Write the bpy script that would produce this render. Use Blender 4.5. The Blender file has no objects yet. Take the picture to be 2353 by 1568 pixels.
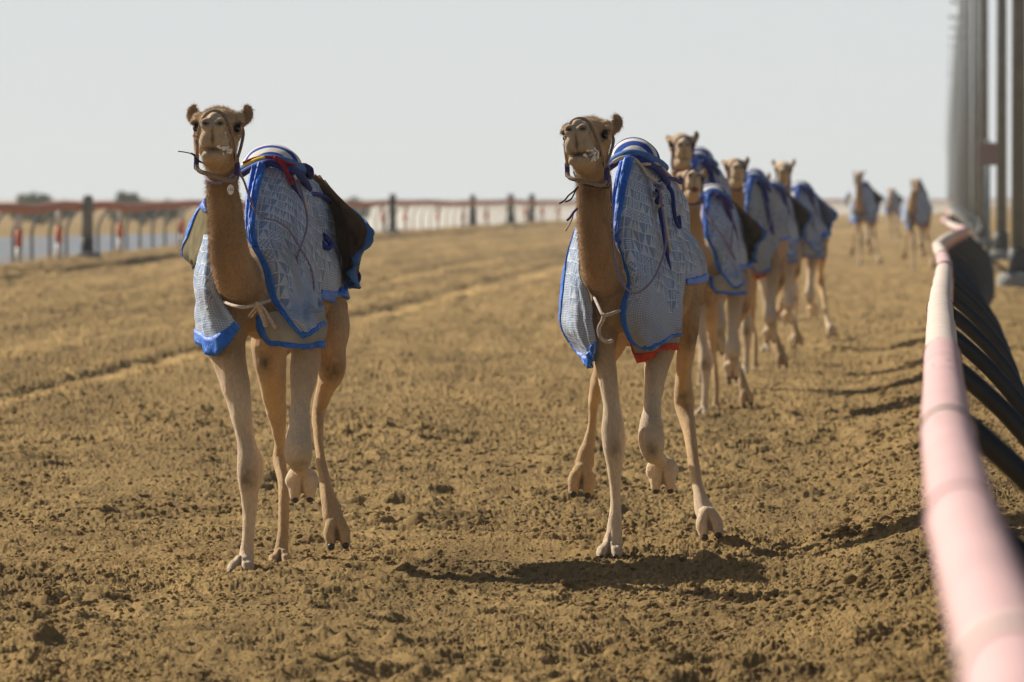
import bpy, math, random
import numpy as np
from mathutils import Vector, Matrix, Quaternion

random.seed(7); rng = np.random.default_rng(11)
sc = bpy.context.scene
col = sc.collection
R = math.radians

# ------------------------------------------------------------------ camera, sky, sun, exposure
EYE = 1.8                     # camera height above the sand
FO = 19608.0                  # focal length in units of a 2353 px wide picture
def P(x, y, Y):               # a point seen at (x, y), standing Y metres away
    return Vector(((x - 1176.5) * Y / FO, Y, EYE - (y - 455.0) * Y / FO))

cam_d = bpy.data.cameras.new('camera'); cam = bpy.data.objects.new('camera', cam_d); col.objects.link(cam)
cam.location = (0, 0, EYE); cam.rotation_euler = (R(90), 0, 0)
cam_d.lens = 300; cam_d.sensor_width = 36; cam_d.shift_y = -0.1398
cam_d.clip_start = 0.5; cam_d.clip_end = 20000
cam_d.dof.use_dof = True; cam_d.dof.focus_distance = 41.6; cam_d.dof.aperture_fstop = 7.4
sc.camera = cam

SUN = Vector((-1.0, 0.86, 0.86)).normalized()
w = bpy.data.worlds.new("World"); sc.world = w; w.use_nodes = True
nt = w.node_tree; nt.nodes.clear()
wo = nt.nodes.new('ShaderNodeOutputWorld'); bg = nt.nodes.new('ShaderNodeBackground')
sky = nt.nodes.new('ShaderNodeTexSky'); sky.sky_type = 'NISHITA'; sky.sun_disc = False
sky.sun_elevation = math.asin(SUN.z); sky.sun_rotation = math.atan2(SUN.x, SUN.y)
sky.dust_density = 4; sky.air_density = 1.0
sm = nt.nodes.new('ShaderNodeMix'); sm.data_type = 'RGBA'; sm.blend_type = 'MULTIPLY'; sm.inputs[0].default_value = 1
sm.inputs[7].default_value = (0.044, 0.044, 0.044, 1)
nt.links.new(sky.outputs[0], sm.inputs[6])
tc = nt.nodes.new('ShaderNodeTexCoord'); sx = nt.nodes.new('ShaderNodeSeparateXYZ'); nt.links.new(tc.outputs['Generated'], sx.inputs[0])
mr = nt.nodes.new('ShaderNodeMapRange'); mr.interpolation_type = 'SMOOTHSTEP'
mr.inputs[1].default_value = 0.045; mr.inputs[2].default_value = 0.22
nt.links.new(sx.outputs[2], mr.inputs[0])
mx = nt.nodes.new('ShaderNodeMix'); mx.data_type = 'RGBA'
mx.inputs[6].default_value = (0.545, 0.570, 0.575, 1)          # desert haze low over the horizon
nt.links.new(mr.outputs[0], mx.inputs[0]); nt.links.new(sm.outputs[2], mx.inputs[7])
nt.links.new(mx.outputs[2], bg.inputs[0]); bg.inputs[1].default_value = 1.0
nt.links.new(bg.outputs[0], wo.inputs[0])

sd = bpy.data.lights.new('sun', 'SUN'); sd.energy = 5.0; sd.angle = R(0.6); sd.color = (1.0, 0.93, 0.82)
so = bpy.data.objects.new('sun', sd); col.objects.link(so)
so.rotation_euler = SUN.to_track_quat('Z', 'Y').to_euler(); so.location = SUN * 60

sc.view_settings.view_transform = 'Standard'; sc.view_settings.look = 'None'
sc.view_settings.exposure = 0.36; sc.view_settings.gamma = 1; sc.view_settings.use_curve_mapping = False
sc.cycles.max_bounces = 6; sc.cycles.volume_bounces = 0; sc.cycles.use_denoising = True; sc.cycles.denoising_prefilter = 'ACCURATE'

# ------------------------------------------------------------------ object helpers
def tag(o, label=None, cat=None, group=None, kind=None):
    if label: o['label'] = label
    if cat: o['category'] = cat
    if group: o['group'] = group
    if kind: o['kind'] = kind
    return o
def empty(name, loc, label=None, cat=None, group=None, rz=0):
    o = bpy.data.objects.new(name, None); col.objects.link(o); o.location = loc; o.rotation_euler = (0, 0, rz)
    o.empty_display_size = 0.1
    return tag(o, label, cat, group)
def link(name, me, m, parent=None, smooth=True):
    o = bpy.data.objects.new(name, me); col.objects.link(o)
    if m is not None and len(me.materials) == 0: me.materials.append(m)
    if smooth: me.polygons.foreach_set('use_smooth', [True] * len(me.polygons))
    if parent is not None: o.parent = parent
    return o
class MB:                                                    # collects shapes into one mesh
    def __init__(s): s.v = []; s.f = []; s.mi = []; s.cur = 0
    def add(s, v, f):
        n = len(s.v); s.v += [tuple(p) for p in v]; s.f += [tuple(i + n for i in q) for q in f]; s.mi += [s.cur] * len(f)
    def build(s, name, m, parent=None, smooth=True, off=None):
        v = s.v if off is None else [(a - off[0], b - off[1], c - off[2]) for a, b, c in s.v]
        me = bpy.data.meshes.new(name); me.from_pydata(v, [], s.f)
        if isinstance(m, (list, tuple)):
            for q in m: me.materials.append(q)
            me.polygons.foreach_set('material_index', s.mi); m = None
        me.update()
        return link(name, me, m, parent, smooth)
    def box(s, a, b):
        x0, y0, z0 = a; x1, y1, z1 = b
        s.add([(x0,y0,z0),(x1,y0,z0),(x1,y1,z0),(x0,y1,z0),(x0,y0,z1),(x1,y0,z1),(x1,y1,z1),(x0,y1,z1)],
              [(0,3,2,1),(4,5,6,7),(0,1,5,4),(1,2,6,5),(2,3,7,6),(3,0,4,7)])
    def lathe(s, c, prof, n=20):                              # prof: (radius, z)
        v = []; f = []
        for r, z in prof:
            for k in range(n):
                a = 2 * math.pi * k / n; v.append((c[0] + r * math.cos(a), c[1] + r * math.sin(a), c[2] + z))
        for i in range(len(prof) - 1):
            for k in range(n):
                k2 = (k + 1) % n; f.append((i*n+k, i*n+k2, (i+1)*n+k2, (i+1)*n+k))
        f.append(tuple(range(n))[::-1]); f.append(tuple((len(prof)-1)*n + k for k in range(n)))
        s.add(v, f)
    def tube(s, pts, rad, n=14, sub=5, lat=Vector((1, 0, 0)), ratio=None, caps=True, depth_ratio=1.0):
        """swept tube; rad lateral radii, ratio = radius across / lateral radius"""
        pts = [Vector(p) for p in pts]
        if not hasattr(rad, '__len__'): rad = [rad] * len(pts)
        if ratio is None: ratio = [depth_ratio] * len(pts)
        Q, A, B = resample(pts, rad, ratio, sub)
        m = len(Q); rings = []
        for i in range(m):
            t = (Q[min(i + 1, m - 1)] - Q[max(i - 1, 0)]).normalized()
            if lat is None:
                if i == 0:
                    sdv = t.orthogonal().normalized(); prev = t
                else:
                    q = prev.rotation_difference(t); sdv = (q @ sdv).normalized(); prev = t
                sv = sdv
            else:
                sv = (lat - lat.dot(t) * t)
                if sv.length < 1e-3: sv = t.orthogonal()
                sv.normalize()
            bv = t.cross(sv).normalized()
            rings.append((Q[i], t, sv, bv, A[i], A[i] * B[i]))
        if caps:
            q, t, sv, bv, a, b = rings[0]; e = min(a, b)
            pre = [(q - t * e * k, t, sv, bv, a * c, b * c) for k, c in ((0.95, 0.25), (0.7, 0.7), (0.35, 0.92))]
            q, t, sv, bv, a, b = rings[-1]; e = min(a, b)
            post = [(q + t * e * k, t, sv, bv, a * c, b * c) for k, c in ((0.35, 0.92), (0.7, 0.7), (0.95, 0.25))]
            rings = pre + rings + post
        v = []; f = []
        for q, t, sv, bv, a, b in rings:
            for k in range(n):
                an = 2 * math.pi * k / n; v.append(q + sv * a * math.cos(an) + bv * b * math.sin(an))
        for i in range(len(rings) - 1):
            for k in range(n):
                k2 = (k + 1) % n; f.append((i*n+k, i*n+k2, (i+1)*n+k2, (i+1)*n+k))
        f.append(tuple(range(n))[::-1]); f.append(tuple((len(rings)-1)*n + k for k in range(n)))
        s.add(v, f)
    def ball(s, c, r, M=None, n=16, k=10):
        v = []; f = []; c = Vector(c)
        if not hasattr(r, '__len__'): r = (r, r, r)
        for i in range(1, k):
            ph = math.pi * i / k
            for j in range(n):
                th = 2 * math.pi * j / n
                p = Vector((r[0]*math.sin(ph)*math.cos(th), r[1]*math.sin(ph)*math.sin(th), r[2]*math.cos(ph)))
                v.append(c + (M @ p if M is not None else p))
        for z in (r[2], -r[2]):
            p = Vector((0, 0, z)); v.append(c + (M @ p if M is not None else p))
        for i in range(k - 2):
            for j in range(n):
                j2 = (j+1) % n; f.append((i*n+j, (i+1)*n+j, (i+1)*n+j2, i*n+j2))
        a, b = len(v) - 2, len(v) - 1
        for j in range(n):
            j2 = (j+1) % n; f.append((a, j, j2)); f.append((b, (k-2)*n+j2, (k-2)*n+j))
        s.add(v, f)
def cr(p0, p1, p2, p3, t):
    return 0.5 * ((2*p1) + (p2-p0)*t + (2*p0-5*p1+4*p2-p3)*t*t + (3*p1-p0-3*p2+p3)*t*t*t)
def resample(pts, rad, ratio, sub):
    Q = []; A = []; B = []; n = len(pts)
    if n == 2 or sub <= 1: return [Vector(p) for p in pts], list(rad), list(ratio)
    for i in range(n - 1):
        i0, i3 = max(i-1, 0), min(i+2, n-1)
        for k in range(sub + (1 if i == n-2 else 0)):
            t = k / sub
            Q.append(cr(pts[i0], pts[i], pts[i+1], pts[i3], t))
            A.append(max(cr(rad[i0], rad[i], rad[i+1], rad[i3], t), 1e-4)); B.append(cr(ratio[i0], ratio[i], ratio[i+1], ratio[i3], t))
    return Q, A, B

# ------------------------------------------------------------------ noise (numpy)
def hsh(ix, iy, s):
    h = (ix.astype(np.int64) * 374761393 + iy.astype(np.int64) * 668265263 + s * 1442695041) & 0xFFFFFFFF
    h = ((h ^ (h >> 13)) * 1274126177) & 0xFFFFFFFF
    h = ((h ^ (h >> 16)) * 2246822519) & 0xFFFFFFFF
    return ((h ^ (h >> 15)) & 0xFFFFFF) / float(0xFFFFFF)
def vnoise(x, y, s=0):
    ix = np.floor(x); iy = np.floor(y); fx = x - ix; fy = y - iy
    fx = fx*fx*(3-2*fx); fy = fy*fy*(3-2*fy)
    a = hsh(ix, iy, s); b = hsh(ix+1, iy, s); c = hsh(ix, iy+1, s); d = hsh(ix+1, iy+1, s)
    return (a*(1-fx)+b*fx)*(1-fy) + (c*(1-fx)+d*fx)*fy
def lumps(x, y, s=0, fill=1.0):                              # rounded clods, 0..1
    ix = np.floor(x); iy = np.floor(y); out = np.zeros_like(x)
    for dx in (-1, 0, 1):
        for dy in (-1, 0, 1):
            cx = ix+dx; cy = iy+dy
            px = cx + 0.15 + 0.7*hsh(cx, cy, s); py = cy + 0.15 + 0.7*hsh(cx, cy, s+1)
            r = 0.18 + 0.42*hsh(cx, cy, s+2)
            r = np.where(hsh(cx, cy, s+3) < fill, r, 0.0) + 1e-6
            d2 = ((x-px)**2 + (y-py)**2) / (r*r)
            out = np.maximum(out, r * np.sqrt(np.clip(1-d2, 0, 1)))
    return out / 0.6

# ------------------------------------------------------------------ materials
def mat(name, base=(0.5,0.5,0.5), rough=0.8, spec=0.3, metal=0, var=0.0, scale=8, bump=0.0, bscale=60, bdist=0.01, sheen=0):
    m = bpy.data.materials.new(name); m.use_nodes = True; n = m.node_tree; b = n.nodes['Principled BSDF']
    b.inputs['Roughness'].default_value = rough; b.inputs['Specular IOR Level'].default_value = spec
    b.inputs['Metallic'].default_value = metal; b.inputs['Base Color'].default_value = (*base, 1)
    if sheen: b.inputs['Sheen Weight'].default_value = sheen
    t = n.nodes.new('ShaderNodeTexCoord')
    if var:
        no = n.nodes.new('ShaderNodeTexNoise'); no.inputs['Scale'].default_value = scale; no.inputs['Detail'].default_value = 6
        n.links.new(t.outputs['Object'], no.inputs[0])
        cr_ = n.nodes.new('ShaderNodeValToRGB')
        cr_.color_ramp.elements[0].color = (*[c*(1-var) for c in base], 1); cr_.color_ramp.elements[0].position = 0.3
        cr_.color_ramp.elements[1].color = (*[min(1, c*(1+var)) for c in base], 1); cr_.color_ramp.elements[1].position = 0.7
        n.links.new(no.outputs[0], cr_.inputs[0]); n.links.new(cr_.outputs[0], b.inputs['Base Color'])
    if bump:
        nb = n.nodes.new('ShaderNodeTexNoise'); nb.inputs['Scale'].default_value = bscale; nb.inputs['Detail'].default_value = 5
        n.links.new(t.outputs['Object'], nb.inputs[0])
        bp = n.nodes.new('ShaderNodeBump'); bp.inputs['Strength'].default_value = bump; bp.inputs['Distance'].default_value = bdist
        n.links.new(nb.outputs[0], bp.inputs['Height']); n.links.new(bp.outputs[0], b.inputs['Normal'])
    return m
class NX:                                                     # node maths helper
    def __init__(s, n): s.n = n
    def m(s, op, a, b=None, c=None):
        q = s.n.nodes.new('ShaderNodeMath'); q.operation = op
        for i, v in enumerate((a, b, c)):
            if v is None: continue
            if isinstance(v, (int, float)): q.inputs[i].default_value = v
            else: s.n.links.new(v, q.inputs[i])
        return q.outputs[0]
    def mix(s, f, a, b):
        q = s.n.nodes.new('ShaderNodeMix'); q.data_type = 'RGBA'
        for i, v in ((0, f), (6, a), (7, b)):
            if isinstance(v, (int, float)): q.inputs[i].default_value = v
            elif isinstance(v, tuple): q.inputs[i].default_value = (*v, 1)
            else: s.n.links.new(v, q.inputs[i])
        return q.outputs[2]

def sand_mat():
    m = bpy.data.materials.new('sand'); m.use_nodes = True; n = m.node_tree; b = n.nodes['Principled BSDF']; x = NX(n)
    b.inputs['Roughness'].default_value = 1.0; b.inputs['Specular IOR Level'].default_value = 0.08
    t = n.nodes.new('ShaderNodeTexCoord')
    def noise(s, d=5, r=0.6):
        q = n.nodes.new('ShaderNodeTexNoise'); q.inputs['Scale'].default_value = s; q.inputs['Detail'].default_value = d; q.inputs['Roughness'].default_value = r
        n.links.new(t.outputs['Object'], q.inputs[0]); return q.outputs[0]
    def ramp(v, a, c0, bb, c1):
        q = n.nodes.new('ShaderNodeValToRGB'); q.color_ramp.elements[0].position = a; q.color_ramp.elements[0].color = (*c0, 1)
        q.color_ramp.elements[1].position = bb; q.color_ramp.elements[1].color = (*c1, 1); n.links.new(v, q.inputs[0]); return q.outputs[0]
    c1 = ramp(noise(1.1, 7, 0.7), 0.34, (0.268, 0.170, 0.062), 0.66, (0.405, 0.273, 0.110))
    c2 = ramp(noise(40, 5, 0.8), 0.36, (0.200, 0.125, 0.045), 0.64, (0.468, 0.325, 0.140))
    c = x.mix(0.5, c1, c2)
    mp = n.nodes.new('ShaderNodeMapping'); mp.inputs['Scale'].default_value = (1.5, 0.05, 1); mp.inputs['Rotation'].default_value = (0, 0, 0.04)
    n.links.new(t.outputs['Object'], mp.inputs[0]); q = n.nodes.new('ShaderNodeTexNoise'); q.inputs['Scale'].default_value = 1.0; q.inputs['Detail'].default_value = 4
    n.links.new(mp.outputs[0], q.inputs[0])                     # harrow and tyre bands along the track
    mp2 = n.nodes.new('ShaderNodeMapping'); mp2.inputs['Scale'].default_value = (0.8, 0.16, 1); n.links.new(t.outputs['Object'], mp2.inputs[0])
    q2 = n.nodes.new('ShaderNodeTexNoise'); q2.inputs['Scale'].default_value = 1.3; q2.inputs['Detail'].default_value = 6; q2.inputs['Roughness'].default_value = 0.65
    n.links.new(mp2.outputs[0], q2.inputs[0])                   # damp patches
    f = x.m('ADD', x.m('MULTIPLY', x.m('SUBTRACT', q.outputs[0], 0.5), 0.8), x.m('MULTIPLY', x.m('SUBTRACT', q2.outputs[0], 0.5), 1.0))
    f = x.m('ADD', f, 0.86)
    ba = n.nodes.new('ShaderNodeAttribute'); ba.attribute_name = 'Band'; f = x.m('MULTIPLY', f, x.m('ADD', ba.outputs['Fac'], 1.0))
    sc_ = n.nodes.new('ShaderNodeVectorMath'); sc_.operation = 'SCALE'; n.links.new(c, sc_.inputs[0]); n.links.new(f, sc_.inputs['Scale'])
    n.links.new(sc_.outputs[0], b.inputs['Base Color'])
    bp = n.nodes.new('ShaderNodeBump'); bp.inputs['Strength'].default_value = 0.8; bp.inputs['Distance'].default_value = 0.012
    n.links.new(noise(80, 6, 0.8), bp.inputs['Height']); n.links.new(bp.outputs[0], b.inputs['Normal'])
    return m
M = {}
M['sand'] = sand_mat()

def fur_mat():
    m = bpy.data.materials.new('camel_fur'); m.use_nodes = True; n = m.node_tree; b = n.nodes['Principled BSDF']; x = NX(n)
    b.inputs['Roughness'].default_value = 0.75; b.inputs['Specular IOR Level'].default_value = 0.15
    b.inputs['Sheen Weight'].default_value = 0.25; b.inputs['Sheen Roughness'].default_value = 0.4
    at = n.nodes.new('ShaderNodeAttribute'); at.attribute_name = 'Col'
    t = n.nodes.new('ShaderNodeTexCoord'); mp = n.nodes.new('ShaderNodeMapping'); mp.inputs['Scale'].default_value = (1, 1, 0.32)
    n.links.new(t.outputs['Object'], mp.inputs[0])
    q = n.nodes.new('ShaderNodeTexNoise'); q.inputs['Scale'].default_value = 110; q.inputs['Detail'].default_value = 5; q.inputs['Roughness'].default_value = 0.7
    n.links.new(mp.outputs[0], q.inputs[0])
    q2 = n.nodes.new('ShaderNodeTexNoise'); q2.inputs['Scale'].default_value = 7; q2.inputs['Detail'].default_value = 4
    n.links.new(mp.outputs[0], q2.inputs[0])
    f = x.m('MULTIPLY_ADD', q.outputs[0], 0.95, 0.55); f2 = x.m('MULTIPLY_ADD', q2.outputs[0], 0.9, 0.58)
    f = x.m('MULTIPLY', f, f2)
    cc = n.nodes.new('ShaderNodeVectorMath'); cc.operation = 'SCALE'
    n.links.new(at.outputs['Color'], cc.inputs[0]); n.links.new(f, cc.inputs['Scale'])
    n.links.new(cc.outputs[0], b.inputs['Base Color'])
    bp = n.nodes.new('ShaderNodeBump'); bp.inputs['Strength'].default_value = 0.9; bp.inputs['Distance'].default_value = 0.012
    n.links.new(q.outputs[0], bp.inputs['Height']); n.links.new(bp.outputs[0], b.inputs['Normal'])
    return m
M['fur'] = fur_mat()

def coat_mat(name, cream, slate, blur=False):
    """pale printed cotton: blocks of triangles and ladders on the upper part, small waffle grid lower down (UV in metres)"""
    m = bpy.data.materials.new(name); m.use_nodes = True; n = m.node_tree; b = n.nodes['Principled BSDF']; x = NX(n)
    b.inputs['Roughness'].default_value = 0.9; b.inputs['Specular IOR Level'].default_value = 0.1
    uv = n.nodes.new('ShaderNodeUVMap'); uv.uv_map = 'UVMap'; s = n.nodes.new('ShaderNodeSeparateXYZ'); n.links.new(uv.outputs[0], s.inputs[0])
    wn = n.nodes.new('ShaderNodeTexNoise'); wn.inputs['Scale'].default_value = 5; n.links.new(uv.outputs[0], wn.inputs[0])
    s3 = n.nodes.new('ShaderNodeSeparateColor'); n.links.new(wn.outputs['Color'], s3.inputs[0])
    U = x.m('ADD', x.m('ADD', s.outputs[0], x.m('MULTIPLY', s.outputs[1], 0.18)), x.m('MULTIPLY', s3.outputs[0], 0.035)); V = x.m('ADD', s.outputs[1], x.m('MULTIPLY', s3.outputs[1], 0.035))
    # blocks
    C = 0.064
    u = x.m('DIVIDE', U, C); v = x.m('DIVIDE', V, C)
    fu = x.m('FRACT', u); fv = x.m('FRACT', v); cu = x.m('FLOOR', u); cv = x.m('FLOOR', v)
    def rnd(k):
        w_ = n.nodes.new('ShaderNodeTexWhiteNoise'); w_.noise_dimensions = '2D'; cb = n.nodes.new('ShaderNodeCombineXYZ')
        n.links.new(x.m('ADD', cu, k), cb.inputs[0]); n.links.new(cv, cb.inputs[1]); n.links.new(cb.outputs[0], w_.inputs[0]); return w_.outputs[0]
    r1 = rnd(0.5); r2 = rnd(37.5)
    fu2 = x.m('ABSOLUTE', x.m('SUBTRACT', fu, x.m('ROUND', r2)))          # flip some cells
    tri = x.m('LESS_THAN', x.m('MULTIPLY', fu2, 1.6), fv)
    tri2 = x.m('LESS_THAN', x.m('ABSOLUTE', x.m('SUBTRACT', fu, 0.5)), x.m('MULTIPLY', fv, 0.45))
    win = x.m('MULTIPLY', x.m('LESS_THAN', x.m('ABSOLUTE', x.m('SUBTRACT', fu, 0.5)), 0.26), x.m('LESS_THAN', x.m('ABSOLUTE', x.m('SUBTRACT', fv, 0.5)), 0.38))
    bars = x.m('LESS_THAN', x.m('FRACT', x.m('MULTIPLY', fv, 6)), 0.62)
    win = x.m('MULTIPLY', win, bars)
    chk = x.m('ABSOLUTE', x.m('SUBTRACT', x.m('LESS_THAN', x.m('FRACT', x.m('MULTIPLY', fu, 2.5)), 0.5), x.m('LESS_THAN', x.m('FRACT', x.m('MULTIPLY', fv, 2.5)), 0.5)))
    a1 = x.m('GREATER_THAN', r1, 0.28); a2 = x.m('GREATER_THAN', r1, 0.55); a3 = x.m('GREATER_THAN', r1, 0.8)
    def sel(f, a, c): return x.m('ADD', x.m('MULTIPLY', a, x.m('SUBTRACT', 1.0, f)), x.m('MULTIPLY', c, f))
    pat = sel(a3, sel(a2, sel(a1, tri, tri2), win), chk)
    ln = x.m('MAXIMUM', x.m('LESS_THAN', x.m('PINGPONG', u, 0.5), 0.045), x.m('LESS_THAN', x.m('PINGPONG', v, 0.5), 0.045))
    pat = x.m('MAXIMUM', x.m('MULTIPLY', pat, 0.62), x.m('MULTIPLY', ln, 0.8))
    speck = n.nodes.new('ShaderNodeTexNoise'); speck.inputs['Scale'].default_value = 140; n.links.new(uv.outputs[0], speck.inputs[0])
    pat = x.m('ADD', pat, x.m('MULTIPLY', x.m('SUBTRACT', speck.outputs[0], 0.45), 0.9))
    # waffle
    G = 0.0125
    gu = x.m('PINGPONG', x.m('DIVIDE', s.outputs[0], G), 0.5); gv = x.m('PINGPONG', x.m('DIVIDE', s.outputs[1], G), 0.5)
    grid = x.m('MAXIMUM', x.m('LESS_THAN', gu, 0.13), x.m('LESS_THAN', gv, 0.13))
    grid = x.m('ADD', x.m('MULTIPLY', grid, 0.7), 0.12)
    at = n.nodes.new('ShaderNodeAttribute'); at.attribute_name = 'Zone'
    zn = x.m('GREATER_THAN', at.outputs['Fac'], 0.5)
    pat = sel(zn, pat, grid)
    big = n.nodes.new('ShaderNodeTexNoise'); big.inputs['Scale'].default_value = 9; n.links.new(uv.outputs[0], big.inputs[0])
    c = x.mix(pat, slate, cream)
    c = x.mix(x.m('MULTIPLY', big.outputs[0], 0.35), c, tuple(k*0.55 for k in cream))
    st = n.nodes.new('ShaderNodeTexNoise'); st.inputs['Scale'].default_value = 4; st.inputs['Detail'].default_value = 7; n.links.new(uv.outputs[0], st.inputs[0])
    c = x.mix(x.m('MULTIPLY', x.m('MAXIMUM', x.m('SUBTRACT', st.outputs[0], 0.48), 0.0), 2.2), c, (0.25, 0.19, 0.12))
    n.links.new(c, b.inputs['Base Color'])
    cz = n.nodes.new('ShaderNodeTexNoise'); cz.inputs['Scale'].default_value = 13; cz.inputs['Detail'].default_value = 5; cz.inputs['Distortion'].default_value = 1.2; n.links.new(uv.outputs[0], cz.inputs[0])
    bp = n.nodes.new('ShaderNodeBump'); bp.inputs['Strength'].default_value = 0.75; bp.inputs['Distance'].default_value = 0.022
    n.links.new(cz.outputs[0], bp.inputs['Height']); n.links.new(bp.outputs[0], b.inputs['Normal'])
    # cloth is thin: some light comes through
    tr = n.nodes.new('ShaderNodeBsdfTranslucent'); tr.inputs[0].default_value = (0.5, 0.5, 0.48, 1)
    ms = n.nodes.new('ShaderNodeMixShader'); ms.inputs[0].default_value = 0.10
    n.links.new(b.outputs[0], ms.inputs[1]); n.links.new(tr.outputs[0], ms.inputs[2]); n.links.new(ms.outputs[0], n.nodes['Material Output'].inputs[0])
    return m
M['coat'] = coat_mat('printed_cotton', (0.76, 0.81, 0.88), (0.135, 0.25, 0.46))
M['coat_grey'] = coat_mat('greyer_printed_cotton', (0.60, 0.61, 0.63), (0.14, 0.19, 0.28))
M['coat_blue'] = coat_mat('bluer_printed_cotton', (0.66, 0.70, 0.76), (0.13, 0.23, 0.42))
M['lining'] = mat('cotton_lining', (0.36, 0.34, 0.29), 0.95, 0.1, var=0.15, scale=14, bump=0.3, bscale=200, bdist=0.003)
M['olive'] = mat('blanket_underside', (0.17, 0.145, 0.085), 1.0, 0.05, var=0.25, scale=14, bump=0.4, bscale=150, bdist=0.004)
M['brown'] = mat('blanket_brown_lining', (0.12, 0.07, 0.035), 1.0, 0.05, var=0.3, scale=12, bump=0.4, bscale=120, bdist=0.004)
M['blue'] = mat('blue_satin_trim', (0.012, 0.14, 0.60), 0.55, 0.35, var=0.25, scale=30, bump=0.7, bscale=45, bdist=0.01)
M['navy'] = mat('dark_blue_padding', (0.012, 0.022, 0.19), 0.7, 0.2, var=0.3, scale=30, bump=0.5, bscale=70, bdist=0.006)
M['midblue'] = mat('light_blue_binding', (0.05, 0.16, 0.42), 0.75, 0.2, var=0.25, scale=24, bump=0.5, bscale=70, bdist=0.006)
M['white_cloth'] = mat('white_cotton_stripe', (0.68, 0.64, 0.54), 0.9, 0.1, var=0.1, scale=30, bump=0.3, bscale=120, bdist=0.003)
M['red'] = mat('crimson_cord', (0.26, 0.012, 0.03), 0.8, 0.15, var=0.3, scale=50)
M['orange'] = mat('orange_red_trim', (0.55, 0.055, 0.012), 0.7, 0.2, var=0.2, scale=30)
M['yellow'] = mat('yellow_cord', (0.75, 0.6, 0.04), 0.7, 0.2)
M['cord'] = mat('pale_cotton_cord', (0.5, 0.42, 0.36), 0.9, 0.1, var=0.3, scale=60)
M['purple'] = mat('purple_halter_webbing', (0.045, 0.03, 0.16), 0.8, 0.15, var=0.6, scale=90)
M['blackcord'] = mat('black_string', (0.02, 0.018, 0.02), 0.8, 0.2)
M['nail'] = mat('toenail', (0.05, 0.038, 0.03), 0.5, 0.4, var=0.3, scale=60)
M['foam'] = mat('white_foam', (0.85, 0.85, 0.82), 0.5, 0.5)
M['tagwhite'] = mat('white_plastic_tag', (0.8, 0.8, 0.78), 0.4, 0.4)
M['ink'] = mat('black_ink', (0.02, 0.02, 0.02), 0.6, 0.2)
M['eye'] = mat('wet_dark_eye', (0.012, 0.008, 0.006), 0.06, 0.8)
M['lash'] = mat('eyelash', (0.03, 0.02, 0.015), 0.7, 0.2)
M['tongue'] = mat('dark_pink_tongue', (0.16, 0.05, 0.045), 0.5, 0.4)
def rope_mat(name, a, c, k=75):
    m = bpy.data.materials.new(name); m.use_nodes = True; n = m.node_tree; b = n.nodes['Principled BSDF']
    b.inputs['Roughness'].default_value = 0.85
    t = n.nodes.new('ShaderNodeTexCoord'); wv = n.nodes.new('ShaderNodeTexWave'); wv.bands_direction = 'DIAGONAL'; wv.inputs['Scale'].default_value = k
    n.links.new(t.outputs['Object'], wv.inputs[0]); q = n.nodes.new('ShaderNodeValToRGB')
    q.color_ramp.interpolation = 'CONSTANT'; q.color_ramp.elements[1].position = 0.5
    q.color_ramp.elements[0].color = (*a, 1); q.color_ramp.elements[1].color = (*c, 1)
    n.links.new(wv.outputs[0], q.inputs[0]); n.links.new(q.outputs[0], b.inputs['Base Color']); return m
M['rope'] = rope_mat('blue_white_braid', (0.03, 0.03, 0.22), (0.42, 0.36, 0.36))
M['rope2'] = rope_mat('brown_cream_braid', (0.05, 0.035, 0.06), (0.42, 0.32, 0.2))

def rail_mat(name, top):
    m = mat(name, top, 0.8, 0.12, var=0.10, scale=5, bump=0.2, bscale=30, bdist=0.004)
    n = m.node_tree; b = n.nodes['Principled BSDF']; x = NX(n); t = n.nodes.new('ShaderNodeTexCoord')
    src = b.inputs['Base Color'].links[0].from_socket
    mp = n.nodes.new('ShaderNodeMapping'); mp.inputs['Scale'].default_value = (1, 0.12, 1); n.links.new(t.outputs['Object'], mp.inputs[0])
    q = n.nodes.new('ShaderNodeTexNoise'); q.inputs['Scale'].default_value = 26; q.inputs['Detail'].default_value = 3; n.links.new(mp.outputs[0], q.inputs[0])
    n.links.new(x.mix(x.m('GREATER_THAN', q.outputs[0], 0.71), src, (0.03, 0.025, 0.025)), b.inputs['Base Color'])   # scuffs
    return m
M['pink'] = rail_mat('sun_faded_pink_paint', (0.58, 0.38, 0.375))
M['cream_rail'] = rail_mat('chalky_cream_paint', (0.58, 0.49, 0.43))
M['joint'] = mat('grimy_joint', (0.30, 0.19, 0.18), 0.9, 0.1)
M['redrail'] = mat('faded_red_rail', (0.52, 0.20, 0.125), 0.7, 0.2, var=0.12, scale=0.05)
M['blackpipe'] = mat('black_plastic_pipe', (0.012, 0.013, 0.017), 0.42, 0.4, var=0.3, scale=10, bump=0.1, bscale=80)
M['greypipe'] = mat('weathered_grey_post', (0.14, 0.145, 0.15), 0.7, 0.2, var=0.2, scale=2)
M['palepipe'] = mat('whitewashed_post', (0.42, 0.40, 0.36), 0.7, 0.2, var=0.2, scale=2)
M['steel'] = mat('galvanised_steel', (0.165, 0.172, 0.170), 0.55, 0.3, metal=0.2, var=0.15, scale=3)
M['darksteel'] = mat('dark_painted_steel', (0.05, 0.055, 0.058), 0.6, 0.3, var=0.2, scale=4)
M['greypaint'] = mat('grey_painted_steel', (0.22, 0.225, 0.22), 0.7, 0.2, var=0.2, scale=3)
M['concrete'] = mat('concrete', (0.28, 0.28, 0.27), 0.95, 0.1, var=0.2, scale=6, bump=0.3, bscale=40)
M['white_paint'] = mat('white_paint', (0.7, 0.68, 0.64), 0.6, 0.3, var=0.1, scale=8)
M['red_band'] = mat('orange_red_band', (0.58, 0.12, 0.045), 0.6, 0.3, var=0.12, scale=8)
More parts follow.
